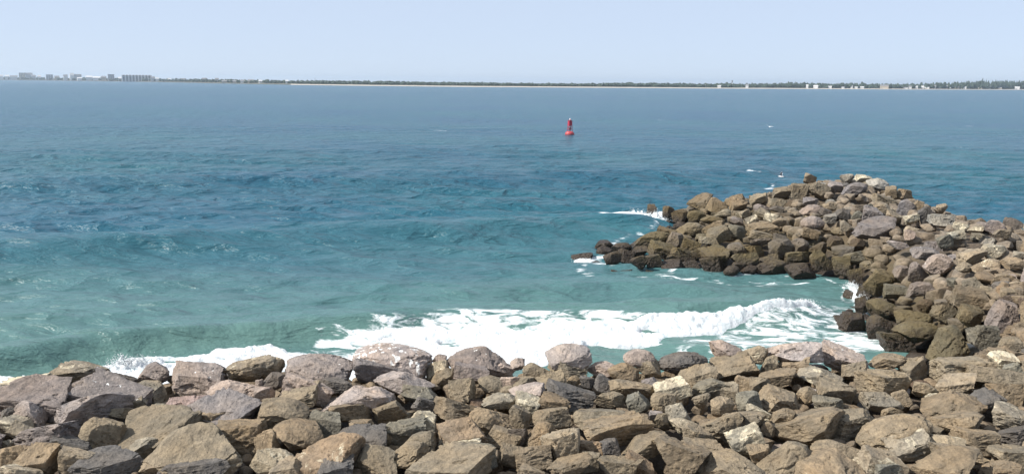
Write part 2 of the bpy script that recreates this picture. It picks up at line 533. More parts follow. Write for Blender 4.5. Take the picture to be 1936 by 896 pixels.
SURF = [(-120, 745, 0), (0, 730, 0), (60, 722, 0), (140, 708, 0), (200, 697, 0), (340, 681, 0.1), (430, 663, 0.3), (560, 648, 0.3), (640, 644, 0.3), (720, 634, 0.4), (800, 624, 0.5), (900, 618, 0.6), (1000, 618, 0.6),
        (1120, 610, 0.7), (1200, 605, 0.8), (1300, 595, 0.9), (1400, 583, 1.0), (1480, 572, 1.0), (1535, 568, 1.0), (1540, 580, 0.5), (1500, 600, 0.3), (1430, 612, 0.2), (1330, 637, 0.1), (1240, 650, 0.1),
        (1180, 655, 0.1), (1100, 668, 0), (1000, 690, 0), (850, 730, 0), (500, 770, 0), (0, 770, 0), (-150, 760, 0)]
LACE = [  # (patch, strength, softness)
    ([(560, 640, 0.8), (600, 612, 1.0), (700, 600, 1.0), (900, 582, 1.0), (1150, 586, 1), (1300, 592, 1), (1100, 620, .8), (700, 640, .8)], 0.60, 1.0),
    ([(1300, 640, 0), (1450, 605, 0), (1540, 585, 0), (1620, 560, 0), (1640, 600, 0), (1600, 640, 0), (1680, 665, 0), (1640, 690, 0), (1200, 690, 0)], 0.54, 1.0),
    ([(1180, 520, 0), (1250, 517, 0), (1400, 528, 0), (1540, 528, 0), (1560, 540, 0), (1400, 545, 0), (1200, 535, 0)], 0.50, 0.8),
    ([(1060, 486, 0), (1130, 485, 0), (1200, 508, 0), (1150, 512, 0), (1080, 498, 0)], 0.50, 1.2),
    ([(1120, 415, 0), (1180, 404, 0), (1260, 400, 0), (1270, 428, 0), (1180, 420, 0)], 0.66, 1.0),
    ([(1425, 358, 0), (1470, 345, 0), (1475, 360, 0), (1430, 366, 0)], 0.62, 1.5),
    ([(600, 640, 0.8), (590, 612, 1.0), (640, 606, 1.1), (660, 612, 1.0), (620, 622, .8), (625, 640, .7)], 0.6, 0.5),
    ([(440, 662, 0.5), (500, 640, 0.7), (560, 632, 0.8), (640, 628, .8), (640, 650, .5)], 0.5, 0.8),
    ([(850, 470, 0), (905, 450, 0.2), (900, 462, 0), (840, 480, 0)], 0.42, 1.2),
    ([(1590, 530, 0), (1640, 530, 0), (1650, 600, 0), (1600, 610, 0)], 0.62, 1.0),
    ([(1560, 600, 0), (1700, 640, 0), (1700, 668, 0), (1560, 665, 0)], 0.6, 0.8),
]
SLICK = [(((-40, 168), (0, 169), (60, 170.5), (140, 173)), 5.0, 0.50), (((280, 180), (400, 182), (560, 187), (660, 193)), 5.0, 0.44)]

def sea_foam(x, y):
    f = np.zeros_like(x)
    near = (y < 140)
    xs, ys = x[near], y[near]
    fn = np.zeros_like(xs)
    for pts, st, soft in LACE:
        fn = np.maximum(fn, st * poly_mask(xs, ys, pts, soft))
    fn = np.maximum(fn, 0.57 * poly_mask(xs, ys, SURF, 1.7))
    # wash round the foot of the breakwater
    jet = (xs > 3) & (xs < 58) & (ys > 42) & (ys < 112)
    bz = bw_z(xs[jet], ys[jet])
    fn[jet] = np.maximum(fn[jet], 0.52 * np.exp(-((bz + 0.02) / 0.24) ** 2))
    f[near] = fn
    # scattered whitecaps, thicker off the breakwater's head
    g = fbm2(x, y * 1.8, 0.10, 4, 5.0)
    band = sstep(85, 125, y) * (1 - sstep(420, 900, y))
    head = np.exp(-((x - 25) / 40) ** 2) * sstep(70, 100, y) * (1 - sstep(180, 320, y))
    f = np.maximum(f, sstep(0.50 - 0.16 * head, 0.66, g) * band * 0.55)
    for pts, wd, st in SLICK:
        fnn = line_fn(pts, 0.0)
        xa, xb = at(*pts[0])[0], at(*pts[-1])[0]
        d = np.abs(y - fnn(x)) / (wd * (1 + y / 400))
        f = np.maximum(f, st * np.exp(-d * d) * sstep(xa - 30, xa + 30, x) * (1 - sstep(xb - 30, xb + 30, x)))
    return f

p_rows = np.concatenate([np.arange(CAM_H * FPX / 24.0, 60, -1.7), np.arange(60, 6, -1.0), np.array([6, 5, 4, 3.2, 2.6, 2.2, 1.9])])
Yr = CAM_H * FPX / p_rows
tc = np.concatenate([-np.geomspace(2.6, 0.68, 30), np.arange(-0.66, 0.66, 2.4 / FPX), np.geomspace(0.68, 2.6, 30)])
YY, TT = np.meshgrid(Yr, tc, indexing='ij')
XX = YY * TT
SPC = np.maximum(YY ** 2 * 1.7 / (CAM_H * FPX), YY * 2.4 / FPX)
SPC = np.where(np.abs(TT) > 0.66, 50.0, SPC)
ZZ = sea_z(XX, YY, SPC)
nr, nc = XX.shape
idx = np.arange(nr * nc).reshape(nr, nc)
F = np.stack([idx[:-1, :-1], idx[:-1, 1:], idx[1:, 1:], idx[1:, :-1]], -1).reshape(-1, 4)
sea_me = mesh_np('sea', np.stack([XX, YY, ZZ], -1).reshape(-1, 3), F)
FO = sea_foam(XX, YY)
a = sea_me.attributes.new('foam', 'FLOAT', 'POINT')
a.data.foreach_set('value', FO.ravel().astype(np.float32))
silt_face_light = 1 - sstep(34, 92, YY + 14 * fbm2(XX, YY, 0.035, 3, 2.0) - 0.15 * XX)
silt_face_light = np.maximum(silt_face_light, 1.1 * np.exp(-((YY - BREAKER(XX) + 1.2) / 2.6) ** 2) * (1 - sstep(16, 20, XX)))  # breaker front: stirred sediment plus sunlit translucency painted in as paler green
silt_face_light = 0.10 * (1 - sstep(120, 420, YY)) + 0.60 * silt_face_light
a = sea_me.attributes.new('silt_face_light', 'FLOAT', 'POINT')
a.data.foreach_set('value', silt_face_light.ravel().astype(np.float32))
tag(obj('sea', sea_me, M_SEA), 'blue green sea with small chop reaching the far shore', kind='structure')

# surf: the thick white water of the breaking wave, its own rough sheet lying on the sea
def foam_sheet(name, x0, x1, y0, y1, step, maskf, thick, label):
    xs, ys = np.meshgrid(np.arange(x0, x1, step), np.arange(y0, y1, step), indexing='xy')
    mk = maskf(xs, ys)
    rough = 0.7 + 1.1 * np.abs(fbm2(xs * 0.6, ys, 0.8, 5, 4.4)) + 0.8 * fbm2(xs, ys, 3.0, 4, 8.1)
    edge = mk + 0.85 * fbm2(xs * 0.5, ys, 0.55, 6, 1.7) * (1 - 0.5 * mk) * np.minimum(1, 4 * mk)
    hole = fbm2(xs * 0.45 + 0.10 * ys, ys - 0.2 * xs, 0.8, 6, 9.3)
    edge = edge - 0.75 * sstep(0.12, 0.40, hole) * (1 - sstep(5, 11, xs)) * (1 - 0.75 * sstep(0.0, 4.5, BREAKER(xs) - 1.0 - ys))
    roll = 1 + 0.7 * sstep(2, 13, xs) * np.exp(-((ys - BREAKER(xs) + 0.3) / 0.9) ** 2)
    z = sea_z(xs, ys) + thick * roll * rough * sstep(0.40, 0.9, edge) - 0.16 * (1 - sstep(0.35, 0.55, edge)) - 0.01
    n0, n1 = xs.shape
    id_ = np.arange(n0 * n1).reshape(n0, n1)
    Fq = np.stack([id_[:-1, :-1], id_[:-1, 1:], id_[1:, 1:], id_[1:, :-1]], -1).reshape(-1, 4)
    keep = edge.ravel()[Fq].max(1) > 0.33
    Fq = Fq[keep]
    used, inv = np.unique(Fq, return_inverse=True)
    V = np.stack([xs, ys, z], -1).reshape(-1, 3)[used]
    o = obj(name, mesh_np(name, V, inv.reshape(-1, 4)), M_FOAM)
    return tag(o, label, 'foam', kind='stuff')

foam_sheet('surf_foam', -36, 21, 36, 57, 0.10, lambda x, y: poly_mask(x, y, SURF, 0.8), 0.21, 'thick white surf foam of the wave breaking along the rocks')

# ------------------------------------------------------------------ boulder shapes
def ico(sub):
    import bmesh
    bm = bmesh.new()
    bmesh.ops.create_icosphere(bm, subdivisions=sub, radius=1.0)
    V = np.array([v.co[:] for v in bm.verts])
    Fc = np.array([[v.index for v in f.verts] for f in bm.faces])
    bm.free()
    return V, Fc

ICO1 = ico(2)
ICO5, ICO4, ICO2 = ico(6), ico(5), ico(3)

def boulder_shape(base, seed, detail=True, rounded=0.0):
    r = np.random.default_rng(seed)
    V = base[0].copy()
    V *= np.array([1.0, r.uniform(0.8, 1.0), r.uniform(0.7, 0.95)])
    kind = r.random()
    nrm = []
    jit = 0.20 if kind < 0.45 else 0.42
    rounded = rounded + (r.uniform(0.05, 0.16) if kind > 0.55 else 0.0)
    # fractured quarry block: six main faces, more or less skewed, plus a few broken corners
    for ax in range(3):
        for sg in (-1, 1):
            n = np.zeros(3); n[ax] = sg
            n += r.normal(size=3) * jit
            nrm.append((n, r.uniform(0.40, 0.60)))
    for _ in range(r.integers(3, 7)):
        nrm.append((r.normal(size=3), r.uniform(0.50, 0.72)))
    V += 0.05 * np.stack([fbm(V * 1.3 + seed * 3.1 + k * 11.0, 3) for k in range(3)], 1)
    for _pass in range(2):
        for n, d in nrm:
            n = n / np.linalg.norm(n)
            s = V @ n - d - rounded
            V -= np.clip(s, 0, None)[:, None] * n
    if detail:
        N = V / np.linalg.norm(V, axis=1)[:, None]
        # bedding steps along one axis
        ax = r.normal(size=3); ax /= np.linalg.norm(ax)
        t = V @ ax * r.uniform(5, 9) + 0.9 * fbm(V * 1.6 + seed, 3)
        st = (np.floor(t) + sstep(0.72, 1.0, t - np.floor(t))) - t
        V += N * (0.022 * st * r.uniform(0.2, 1.2))[:, None]
        # chipped hollows and roughness
        c = fbm(V * 2.3 + seed * 1.7, 5, 0.55)
        V += N * (0.075 * c - 0.095 * sstep(0.18, 0.32, c))[:, None]
        V += N * (0.016 * fbm(V * 11.0 + seed, 3))[:, None]
    lo, hi = V.min(0), V.max(0)
    V = (V - (lo + hi) / 2) / (hi - lo)
    return V

NSH = 34
SHAPES, SHAPE_V = [], []
for i in range(NSH):
    V = boulder_shape(ICO5 if i < 20 else ICO4, 100 + i)
    me = mesh_np('boulder', V, (ICO5 if i < 20 else ICO4)[1])
    me.materials.append(M_ROCK)
    SHAPES.append(me)
    SHAPE_V.append(V if i >= 20 else V[::3])
for i in range(3):
    V = boulder_shape(ICO5, 300 + i, True, 0.30)
    me = mesh_np('boulder', V, ICO5[1])
    me.materials.append(M_ROCK)
    SHAPES.append(me)
    SHAPE_V.append(V[::3])
SMALL = [boulder_shape(ICO2, 500 + i, False) for i in range(12)]

COLS = {
    'm': (0.250, 0.215, 0.195), 'M': (0.34, 0.285, 0.255), 'p': (0.355, 0.300, 0.265), 'b': (0.244, 0.195, 0.132), 't': (0.290, 0.245, 0.180),
    'd': (0.130, 0.116, 0.102), 'g': (0.200, 0.185, 0.145), 'G': (0.320, 0.300, 0.260), 'c': (0.340, 0.300, 0.225), 'o': (0.275, 0.205, 0.135),
    'r': (0.330, 0.245, 0.215), 'k': (0.110, 0.080, 0.058), 'y': (0.180, 0.145, 0.085)}
CRUST = {'c': 0.95, 't': 0.62, 'o': 0.55, 'g': 0.50, 'b': 0.38, 'd': 0.3, 'G': 0.5}

class Hmap:
    def __init__(s, x0, x1, y0, y1, st, zf, drop):
        s.x0, s.y0, s.st = x0, y0, st
        s.X, s.Y = np.meshgrid(np.arange(x0, x1, st), np.arange(y0, y1, st), indexing='xy')
        s.T = zf(s.X, s.Y)
        s.H = s.T - drop
    def stamp(s, P):
        i = ((P[:, 0] - s.x0) / s.st).astype(int); j = ((P[:, 1] - s.y0) / s.st).astype(int)
        ok = (i >= 0) & (j >= 0) & (i < s.H.shape[1]) & (j < s.H.shape[0])
        np.maximum.at(s.H, (j[ok], i[ok]), P[ok, 2])

def place_boulder(parent, hm, sh, c, dims, yaw, tilt, pitch, colkey, guano=0.0, label=None, vis=True):
    o = bpy.data.objects.new('boulder', SHAPES[sh])
    COL.objects.link(o)
    R = Matrix.Rotation(rad(tilt), 3, 'Y') @ Matrix.Rotation(rad(pitch), 3, 'X') @ Matrix.Rotation(rad(yaw), 3, 'Z')
    o.matrix_world = Matrix.Translation(Vector(c)) @ R.to_4x4() @ Matrix.Diagonal(Vector(dims)).to_4x4()
    if parent is not None:
        under(o, parent)
    k = COLS[colkey]
    j = random.uniform(0.86, 1.14) * (0.78 if parent is bw_root else 1.0)
    w = random.uniform(0.95, 1.05)
    o.color = (k[0] * j * w, k[1] * j, k[2] * j / w, 1)
    o['crust'] = CRUST.get(colkey, 0.22) * random.uniform(0.7, 1.25)
    o['guano'] = guano
    if label:
        o['label'] = label
    P = (SHAPE_V[sh] * np.array(dims)) @ np.array(R).T + np.array(c)
    hm.stamp(P)
    return o

_marchY = np.concatenate([np.arange(15, 48, 0.05), np.arange(48, 118, 0.15)])

def solve_on(zf, px, py, lift):
    """where the sight line first meets the rock surface, or passes closest above it"""
    d = ray(px, py)
    t = _marchY / d[1]
    gap = CAM_H + d[2] * t - zf(d[0] * t, _marchY) - lift
    if zf is rev_z:
        gap = gap[_marchY < 36]
    hit = np.nonzero(gap <= 0)[0]
    k = hit[0] if len(hit) else int(np.argmin(gap))
    return np.array([d[0] * t[k], _marchY[k], CAM_H + d[2] * t[k]])

DOMES = {('B', 0), ('C', 5), ('C', 0), ('F', 20), ('C', 8), ('B', 1), ('D', 29), ('E', 50)}

def traced(parent, hm, zf, tiles, labels):
    n = 0
    for tile, (ox, oy, sc), rows in tiles:
        for k, row in enumerate(rows):
            x0, y0, x1, y1, ck = row[:5]
            tilt = row[5] if len(row) > 5 else random.uniform(-19, 19)
            X0, X1, Y0, Y1 = ox + x0 / sc, ox + x1 / sc, oy + y0 / sc, oy + y1 / sc
            c = solve_on(zf, (X0 + X1) / 2, (Y0 + Y1) / 2, 0.0)
            D = math.hypot(c[1], CAM_H - c[2])
            dep = math.atan2(CAM_H - c[2], c[1])
            W = (X1 - X0) * D / FPX * 0.98
            Hm = (Y1 - Y0) * D / FPX * 1.26
            if zf is bw_z:
                W, Hm = W * 0.95, Hm * 0.93
            Ly = max(min(W * random.uniform(0.65, 0.9), 0.75 * Hm / math.sin(dep)), 0.5 * W)
            Lz = min(max((Hm - 0.72 * Ly * math.sin(dep)) / math.cos(dep), 0.42 * W), 1.1 * W)
            c = solve_on(zf, (X0 + X1) / 2, Y0 + 0.66 * (Y1 - Y0), 0.0)
            if zf is bw_z and c[2] < 0.75:
                c[2] += 0.26
                W, Lz = W * 1.14, Lz * 1.2
            sft = 1.0 - random.uniform(-0.25, 0.65 if zf is rev_z else 0.3) * min(W, 1.2) * 0.5 / D
            c = np.array([c[0] * sft, c[1] * sft, CAM_H + (c[2] - CAM_H) * sft])
            sh = random.randrange(NSH) if W * FPX / D < 55 else random.randrange(20)
            if (tile, k) in DOMES:
                sh = NSH + (k % 3)
            yaw = random.choice((0, 180)) + random.uniform(-14, 14)
            gu = 0.0
            if ck in 'mMpcG' and random.random() < 0.5:
                gu = random.uniform(0.2, 0.65)
            lab = labels.get((tile, k))
            if tile == 'B' and k == 0:
                gu = 1.0
            place_boulder(parent, hm, sh, c, (W, Ly, Lz), yaw, -tilt, random.uniform(-20, 24), ck, gu, lab)
            n += 1
    return n

def fill(parent, hm, keys, budget, smin, smax, need, inview, seeds=3000, guano=0.0):
    """drop further boulders into the gaps, deepest first; returns rows for those past the budget"""
    extra, made = [], 0
    for _ in range(seeds):
        jj = rng.integers(0, hm.H.shape[0], 60); ii = rng.integers(0, hm.H.shape[1], 60)
        de = (hm.T - hm.H)[jj, ii]
        b = int(np.argmax(de))
        if de[b] < need:
            continue
        x, y = hm.X[jj[b], ii[b]], hm.Y[jj[b], ii[b]]
        t = hm.T[jj[b], ii[b]]
        if t < -1.0:
            hm.H[jj[b], ii[b]] = t
            continue
        W = random.uniform(smin, smax)
        Lz = W * random.uniform(0.5, 0.85)
        c = (x, y, t - 0.5 * Lz + random.uniform(-0.42, -0.08) * W)
        dims = (W, W * random.uniform(0.7, 1.0), Lz)
        ck = random.choice(keys)
        if callable(inview) and made < budget and inview(x, y, t):
            place_boulder(parent, hm, random.randrange(NSH), c, dims, random.uniform(0, 360), random.uniform(-18, 18), random.uniform(-18, 18), ck, guano * random.random())
            made += 1
        else:
            sh = random.randrange(20, NSH)
            R = np.array(Matrix.Rotation(random.uniform(0, 6.28), 3, 'Z') @ Matrix.Rotation(random.uniform(-.3, .3), 3, 'X'))
            hm.stamp((SHAPE_V[sh] * np.array(dims)) @ R.T + np.array(c))
            extra.append((R, dims, c))
    return made, extra

def rubble_mesh(parent, name, extra, color, label):
    Vs, Fs, b = [], [], 0
    for R, dims, c in extra:
        V = SMALL[random.randrange(len(SMALL))]
        Vs.append((V * np.array(dims)) @ R.T + np.array(c))
        Fs.append(ICO2[1] + b)
        b += len(V)
    o = obj(name, mesh_np(name, np.concatenate(Vs), np.concatenate(Fs)), M_ROCK)
    under(o, parent)
    o.color = color + (1,)
    o['crust'] = 0.4
    o['guano'] = 0.0
    return tag(o, label, kind='stuff')

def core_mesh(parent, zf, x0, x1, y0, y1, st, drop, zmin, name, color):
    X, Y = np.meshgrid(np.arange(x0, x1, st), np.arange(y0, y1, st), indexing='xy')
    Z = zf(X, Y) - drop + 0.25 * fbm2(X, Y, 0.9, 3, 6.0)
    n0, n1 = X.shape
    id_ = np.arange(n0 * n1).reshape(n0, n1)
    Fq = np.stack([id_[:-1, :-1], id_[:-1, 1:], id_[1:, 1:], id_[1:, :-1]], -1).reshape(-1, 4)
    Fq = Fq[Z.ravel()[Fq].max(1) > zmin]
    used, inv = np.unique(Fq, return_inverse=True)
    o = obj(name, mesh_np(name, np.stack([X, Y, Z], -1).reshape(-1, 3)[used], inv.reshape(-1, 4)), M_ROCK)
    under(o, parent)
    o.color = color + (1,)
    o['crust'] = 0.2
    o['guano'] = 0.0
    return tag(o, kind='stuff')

# boulders read off the photograph, tile by tile: x0, y0, x1, y1, stone kind, tilt
A = [(345,195,640,330,'t',-8),(640,250,840,345,'d'),(830,210,1045,330,'m'),(1020,205,1400,385,'m',-4),(1285,295,1620,420,'p',10),(1380,170,1700,310,'t',6),(790,310,1020,415,'t'),(20,300,300,380,'c'),
     (0,320,490,520,'m',2),(450,280,660,440,'m',25),(490,345,910,460,'m'),(260,430,800,600,'m',14),(90,440,290,590,'p',-15),(120,550,520,725,'m',15),(0,600,80,780,'t'),(60,575,200,680,'t'),(0,700,180,860,'b'),
     (300,650,600,770,'d',-8),(350,720,570,896,'t'),(80,700,370,896,'b'),(505,540,750,760,'b'),(710,545,1225,720,'b'),(750,475,1090,570,'g',5),(660,470,820,545,'b'),(975,380,1300,545,'r'),(1110,410,1590,590,'m',-5),
     (1190,485,1390,640,'b'),(930,640,1540,870,'b',10),(1310,540,1620,760,'b'),(460,730,880,896,'d'),(800,655,1000,790,'t'),(1540,720,1800,896,'c'),(870,785,1080,880,'b'),(980,830,1450,930,'d'),(0,840,280,930,'t'),
     (0,470,110,570,'d'),(0,540,180,620,'t'),(720,420,930,490,'b'),(-200,330,40,480,'m'),(-220,480,20,640,'b'),(-200,620,20,820,'m')]
B = [(615,55,1095,285,'M',-4),(190,155,610,330,'m',-3),(600,190,980,330,'m'),(735,250,1110,400,'p',-18),(0,170,190,300,'t'),(50,265,195,355,'d'),(0,300,60,370,'m'),(0,340,130,450,'p'),(170,280,480,450,'p',-15),
     (410,300,620,380,'d'),(120,345,410,480,'b'),(0,400,345,610,'b'),(410,355,890,500,'p',-5),(1180,125,1550,260,'m',9),(1390,180,1610,275,'p'),(1095,150,1190,215,'p'),(1050,190,1200,280,'c'),(1220,200,1440,330,'m'),
     (1060,240,1250,340,'b'),(900,340,1170,450,'g'),(970,420,1150,510,'d'),(720,430,930,545,'b'),(460,440,730,560,'b'),(1190,290,1370,430,'b'),(1370,290,1540,400,'b'),(1500,280,1640,370,'p'),(1490,345,1600,410,'b'),
     (1100,415,1380,570,'b'),(915,490,1130,640,'c'),(1300,460,1640,620,'b'),(1130,530,1420,710,'o'),(570,530,760,650,'b'),(780,540,1070,710,'g',6),(340,485,540,690,'g'),(120,540,440,740,'b'),(0,610,160,760,'b'),
     (450,620,830,760,'d'),(240,660,680,896,'o',18),(600,740,900,900,'b'),(380,775,620,900,'d'),(790,690,1060,820,'b',14),(830,660,1140,780,'b',18),(930,735,1480,930,'b'),(1140,660,1420,740,'c',12),(1240,700,1500,840,'g'),
     (1410,590,1640,730,'b'),(1500,690,1640,850,'b'),(60,800,300,900,'t'),(0,740,200,860,'g'),(1400,390,1623,470,'t'),(740,540,860,720,'b'),(0,560,60,680,'d')]
C_ = [(230,110,510,210,'p'),(260,175,490,300,'b'),(15,170,110,240,'p'),(90,190,270,310,'b',15),(480,190,700,290,'p'),(705,125,905,215,'p'),(770,170,965,290,'b'),(610,205,830,310,'b'),(915,115,1225,260,'d'),(1220,65,1450,190,'p'),
     (1440,95,1600,190,'t'),(1220,155,1540,290,'b'),(1040,215,1280,350,'b'),(180,265,365,390,'b'),(0,280,85,365,'p'),(30,285,180,390,'b'),(230,330,535,470,'d'),(360,280,440,350,'b'),(440,285,540,350,'d'),(530,280,660,370,'d'),
     (620,310,900,410,'b'),(820,290,945,370,'m'),(900,295,1115,440,'c',15),(1115,285,1400,410,'g'),(1265,320,1430,430,'t'),(1390,270,1520,390,'b'),(1480,285,1623,400,'b'),(530,375,720,470,'b'),(720,375,880,510,'g'),(875,385,1040,510,'b'),
     (10,375,240,430,'p'),(20,395,215,520,'c',-12),(160,395,380,480,'b'),(0,455,150,610,'b'),(150,470,400,610,'b'),(400,450,740,610,'b'),(440,520,880,690,'b',8),(80,560,300,730,'b'),(215,605,460,800,'t'),(660,615,1025,780,'b'),
     (890,500,1000,620,'b'),(960,440,1130,590,'t'),(990,545,1190,645,'c'),(1180,510,1460,700,'b'),(1060,580,1260,690,'b'),(1240,410,1400,520,'b'),(1390,380,1560,510,'g'),(1130,395,1250,480,'b'),(1460,465,1623,560,'c'),
     (1310,490,1610,620,'b'),(1360,590,1570,780,'c',20),(890,655,1240,880,'b'),(430,660,670,800,'o'),(560,670,690,790,'d'),(0,700,280,850,'b'),(250,780,530,900,'b'),(550,760,840,920,'b'),(700,755,910,900,'o',-25),(1180,785,1560,920,'b'),
     (1470,640,1640,860,'b'),(30,830,250,920,'t'),(1050,670,1340,800,'b'),(0,590,130,720,'d'),(440,750,570,870,'b'),(860,500,960,560,'p')]
D_ = [(30,95,370,185,'p',4),(370,130,690,220,'p'),(680,145,890,235,'b'),(860,155,1060,300,'b'),(500,185,680,300,'b'),(610,235,910,400,'b'),(1060,170,1420,300,'b'),(1160,70,1400,185,'G'),(1400,130,1580,260,'c'),(1055,270,1340,400,'t',12),
     (910,320,1110,420,'b'),(815,360,930,480,'b'),(1000,385,1140,440,'c'),(610,360,880,500,'t'),(315,400,530,515,'g'),(235,345,360,450,'b'),(340,295,620,460,'b'),(0,370,280,500,'b'),(230,240,510,340,'t'),(0,250,240,340,'b'),
     (100,150,350,260,'b'),(0,160,120,270,'b'),(1280,340,1500,500,'d'),(980,415,1390,530,'b'),(1250,230,1623,360,'b',-10),(1400,310,1623,470,'b'),(1480,190,1640,330,'g'),(1390,450,1700,610,'t'),(1040,495,1400,650,'b'),(600,520,1050,710,'b'),
     (400,485,740,640,'b'),(40,505,560,700,'b',12),(0,480,90,680,'b'),(70,480,230,600,'b'),(290,635,670,815,'b',8),(0,680,330,896,'b'),(180,740,620,930,'b',18),(600,720,860,900,'t'),(760,630,1045,810,'t'),(1010,630,1270,760,'c',-6),
     (1060,720,1340,800,'b'),(950,770,1360,930,'b'),(1200,600,1460,740,'b'),(1410,690,1680,870,'b'),(1450,590,1700,700,'d'),(1360,800,1640,930,'b'),(660,790,890,930,'g'),(980,560,1150,650,'b'),(740,480,880,530,'b'),
     (1623,300,1860,460,'b'),(1640,470,1900,640,'t'),(1640,640,1900,860,'b'),(1600,130,1850,300,'b')]
E_ = [(850,235,1045,325,'b',16),(985,250,1130,340,'b'),(1100,230,1240,285,'b'),(1125,245,1270,345,'b'),(1260,225,1390,290,'b'),(1275,280,1395,340,'m'),(1385,245,1500,310,'b'),(690,300,790,385,'k'),(745,315,860,410,'k'),(850,320,1000,415,'y'),
     (1020,320,1160,380,'t'),(1180,325,1290,380,'t'),(1285,320,1390,375,'t'),(1350,350,1470,410,'c'),(940,365,1100,425,'y'),(1130,375,1240,430,'m'),(1230,370,1325,430,'t'),(775,405,960,500,'b'),(945,415,1110,470,'b'),(650,435,780,530,'b'),
     (700,465,850,580,'m'),(965,445,1155,530,'b'),(1110,420,1260,510,'g'),(1240,405,1450,480,'b'),(480,500,740,600,'y',15),(255,545,410,610,'k'),(265,590,370,660,'k'),(370,565,490,630,'k'),(315,625,440,695,'k'),(400,610,510,690,'k'),
     (480,595,600,650,'y'),(490,640,600,720,'k'),(585,640,700,720,'y'),(610,580,830,650,'y'),(815,505,950,610,'y'),(915,495,1070,560,'t'),(940,540,990,610,'d'),(990,550,1110,620,'y'),(1110,530,1240,650,'m'),(1225,545,1360,640,'y'),
     (1250,505,1410,570,'m'),(1400,500,1551,560,'d'),(1405,545,1535,640,'m'),(730,610,935,690,'y'),(860,585,960,655,'y'),(935,605,1140,690,'y'),(820,680,940,745,'k'),(940,650,1110,770,'k'),(1140,630,1310,710,'y'),(1300,610,1470,690,'y'),
     (1095,715,1195,775,'b'),(1200,715,1320,780,'k'),(1300,675,1480,775,'y',10),(1255,470,1420,520,'t'),(690,690,830,740,'k'),(1150,690,1230,740,'k'),(1390,300,1500,345,'d'),(1380,375,1500,430,'b')]
F_ = [(20,98,125,150,'b',6),(100,80,205,150,'b'),(185,76,285,142,'b'),(160,40,230,85,'b'),(160,150,240,185,'m'),(145,180,250,230,'m',6),(250,170,330,210,'b'),(240,200,300,235,'d'),(305,195,385,250,'d'),(385,210,440,255,'g'),(430,190,525,260,'m'),(525,210,620,265,'t',-10),(615,225,700,268,'c',8),
     (685,180,780,265,'d',20),(770,180,825,225,'t'),(590,150,675,225,'m'),(655,150,720,225,'b'),(480,175,600,215,'t'),(260,225,320,260,'G'),(330,250,390,300,'t'),(150,230,265,295,'p'),(390,250,610,320,'m',8),(155,285,240,340,'b'),
     (0,330,130,425,'d'),(105,330,190,400,'m'),(275,320,350,390,'k'),(190,355,285,420,'k'),(375,330,450,395,'k'),(290,365,415,425,'d'),(195,395,290,495,'y'),(70,390,195,455,'y'),(0,405,70,460,'t'),(295,420,360,465,'y'),(300,435,400,510,'y',14),
     (345,395,450,450,'g'),(0,450,90,520,'y'),(85,465,220,525,'k'),(370,455,450,545,'y',20),(450,450,580,600,'y'),(530,540,640,610,'g'),(620,530,760,600,'m'),(400,615,470,690,'k'),(450,605,600,705,'y'),(585,650,760,750,'y'),(450,695,600,790,'k'),
     (330,695,460,785,'k'),(585,735,780,835,'y',5),(495,795,710,868,'y',-6),(720,730,925,875,'y',25),(690,600,760,680,'k'),(755,620,860,720,'b'),(845,550,1005,650,'b'),(850,640,1000,730,'y'),(1000,570,1170,780,'m'),(920,720,1065,830,'g'),
     (1030,780,1177,880,'b'),(885,505,1010,590,'b'),(1000,490,1130,550,'b'),(1080,525,1177,570,'t'),(1075,425,1177,475,'b',10),(860,445,940,490,'t'),(775,315,860,375,'g'),(915,280,1000,310,'c'),(1035,290,1130,335,'t'),(1085,245,1170,285,'d'),
     (1120,395,1177,430,'t'),(830,300,910,350,'c'),(740,220,860,280,'G'),(850,255,920,300,'c'),(980,245,1090,310,'m'),(630,270,680,350,'p'),(575,455,660,525,'m'),(660,370,790,430,'m'),(545,350,650,380,'p'),(720,400,850,490,'p'),
     (640,430,740,520,'m'),(870,380,1000,450,'t'),(980,350,1080,420,'c'),(940,430,1080,490,'t'),(1060,560,1150,620,'b'),(270,75,350,120,'m'),(340,80,460,135,'m'),(450,60,560,110,'G'),(540,95,600,150,'b'),(590,110,680,160,'b'),
     (480,140,590,180,'b'),(330,40,400,85,'G'),(400,45,480,80,'c'),(700,150,770,190,'b'),(1170,250,1290,310,'t'),(1170,330,1300,420,'b'),(1177,440,1320,560,'m'),(1170,580,1320,760,'b')]

REV_LABELS = {
    ('B', 0): 'largest boulder on the brow, pale rounded top spotted with white bird droppings',
    ('B', 1): 'broad grey block just left of the largest boulder on the brow',
    ('B', 3): 'pale wedge sloping down to the right below the largest boulder',
    ('A', 24): 'reddish pink layered boulder among grey ones near the left end',
    ('B', 30): 'rusty orange brown boulder in the middle of the bank',
    ('B', 28): 'boulder with a bright cream mineral crust in the middle of the bank',
    ('C', 8): 'dark charcoal boulder standing on the brow against the surf',
    ('C', 9): 'pale peaked boulder on the brow right of the dark charcoal one',
    ('C', 5): 'pale dome-shaped boulder on the brow left of the dark charcoal one',
    ('D', 0): 'long pale pinkish slab on the brow above the narrow water',
    ('D', 7): 'pale grey peaked boulder where the bank meets the breakwater',
    ('D', 14): 'green grey angular boulder at the right of the bank'}

rev_root = tag(obj('rock_revetment', None, loc=(0, 24, 4.2)), 'bank of brown and grey boulders lining the shore in front of the surf', 'revetment')
bw_root = tag(obj('rock_breakwater', None, loc=(30, 70, 0)), 'dark boulder breakwater hooking out into the sea on the right', 'breakwater')
bpy.context.view_layer.update()

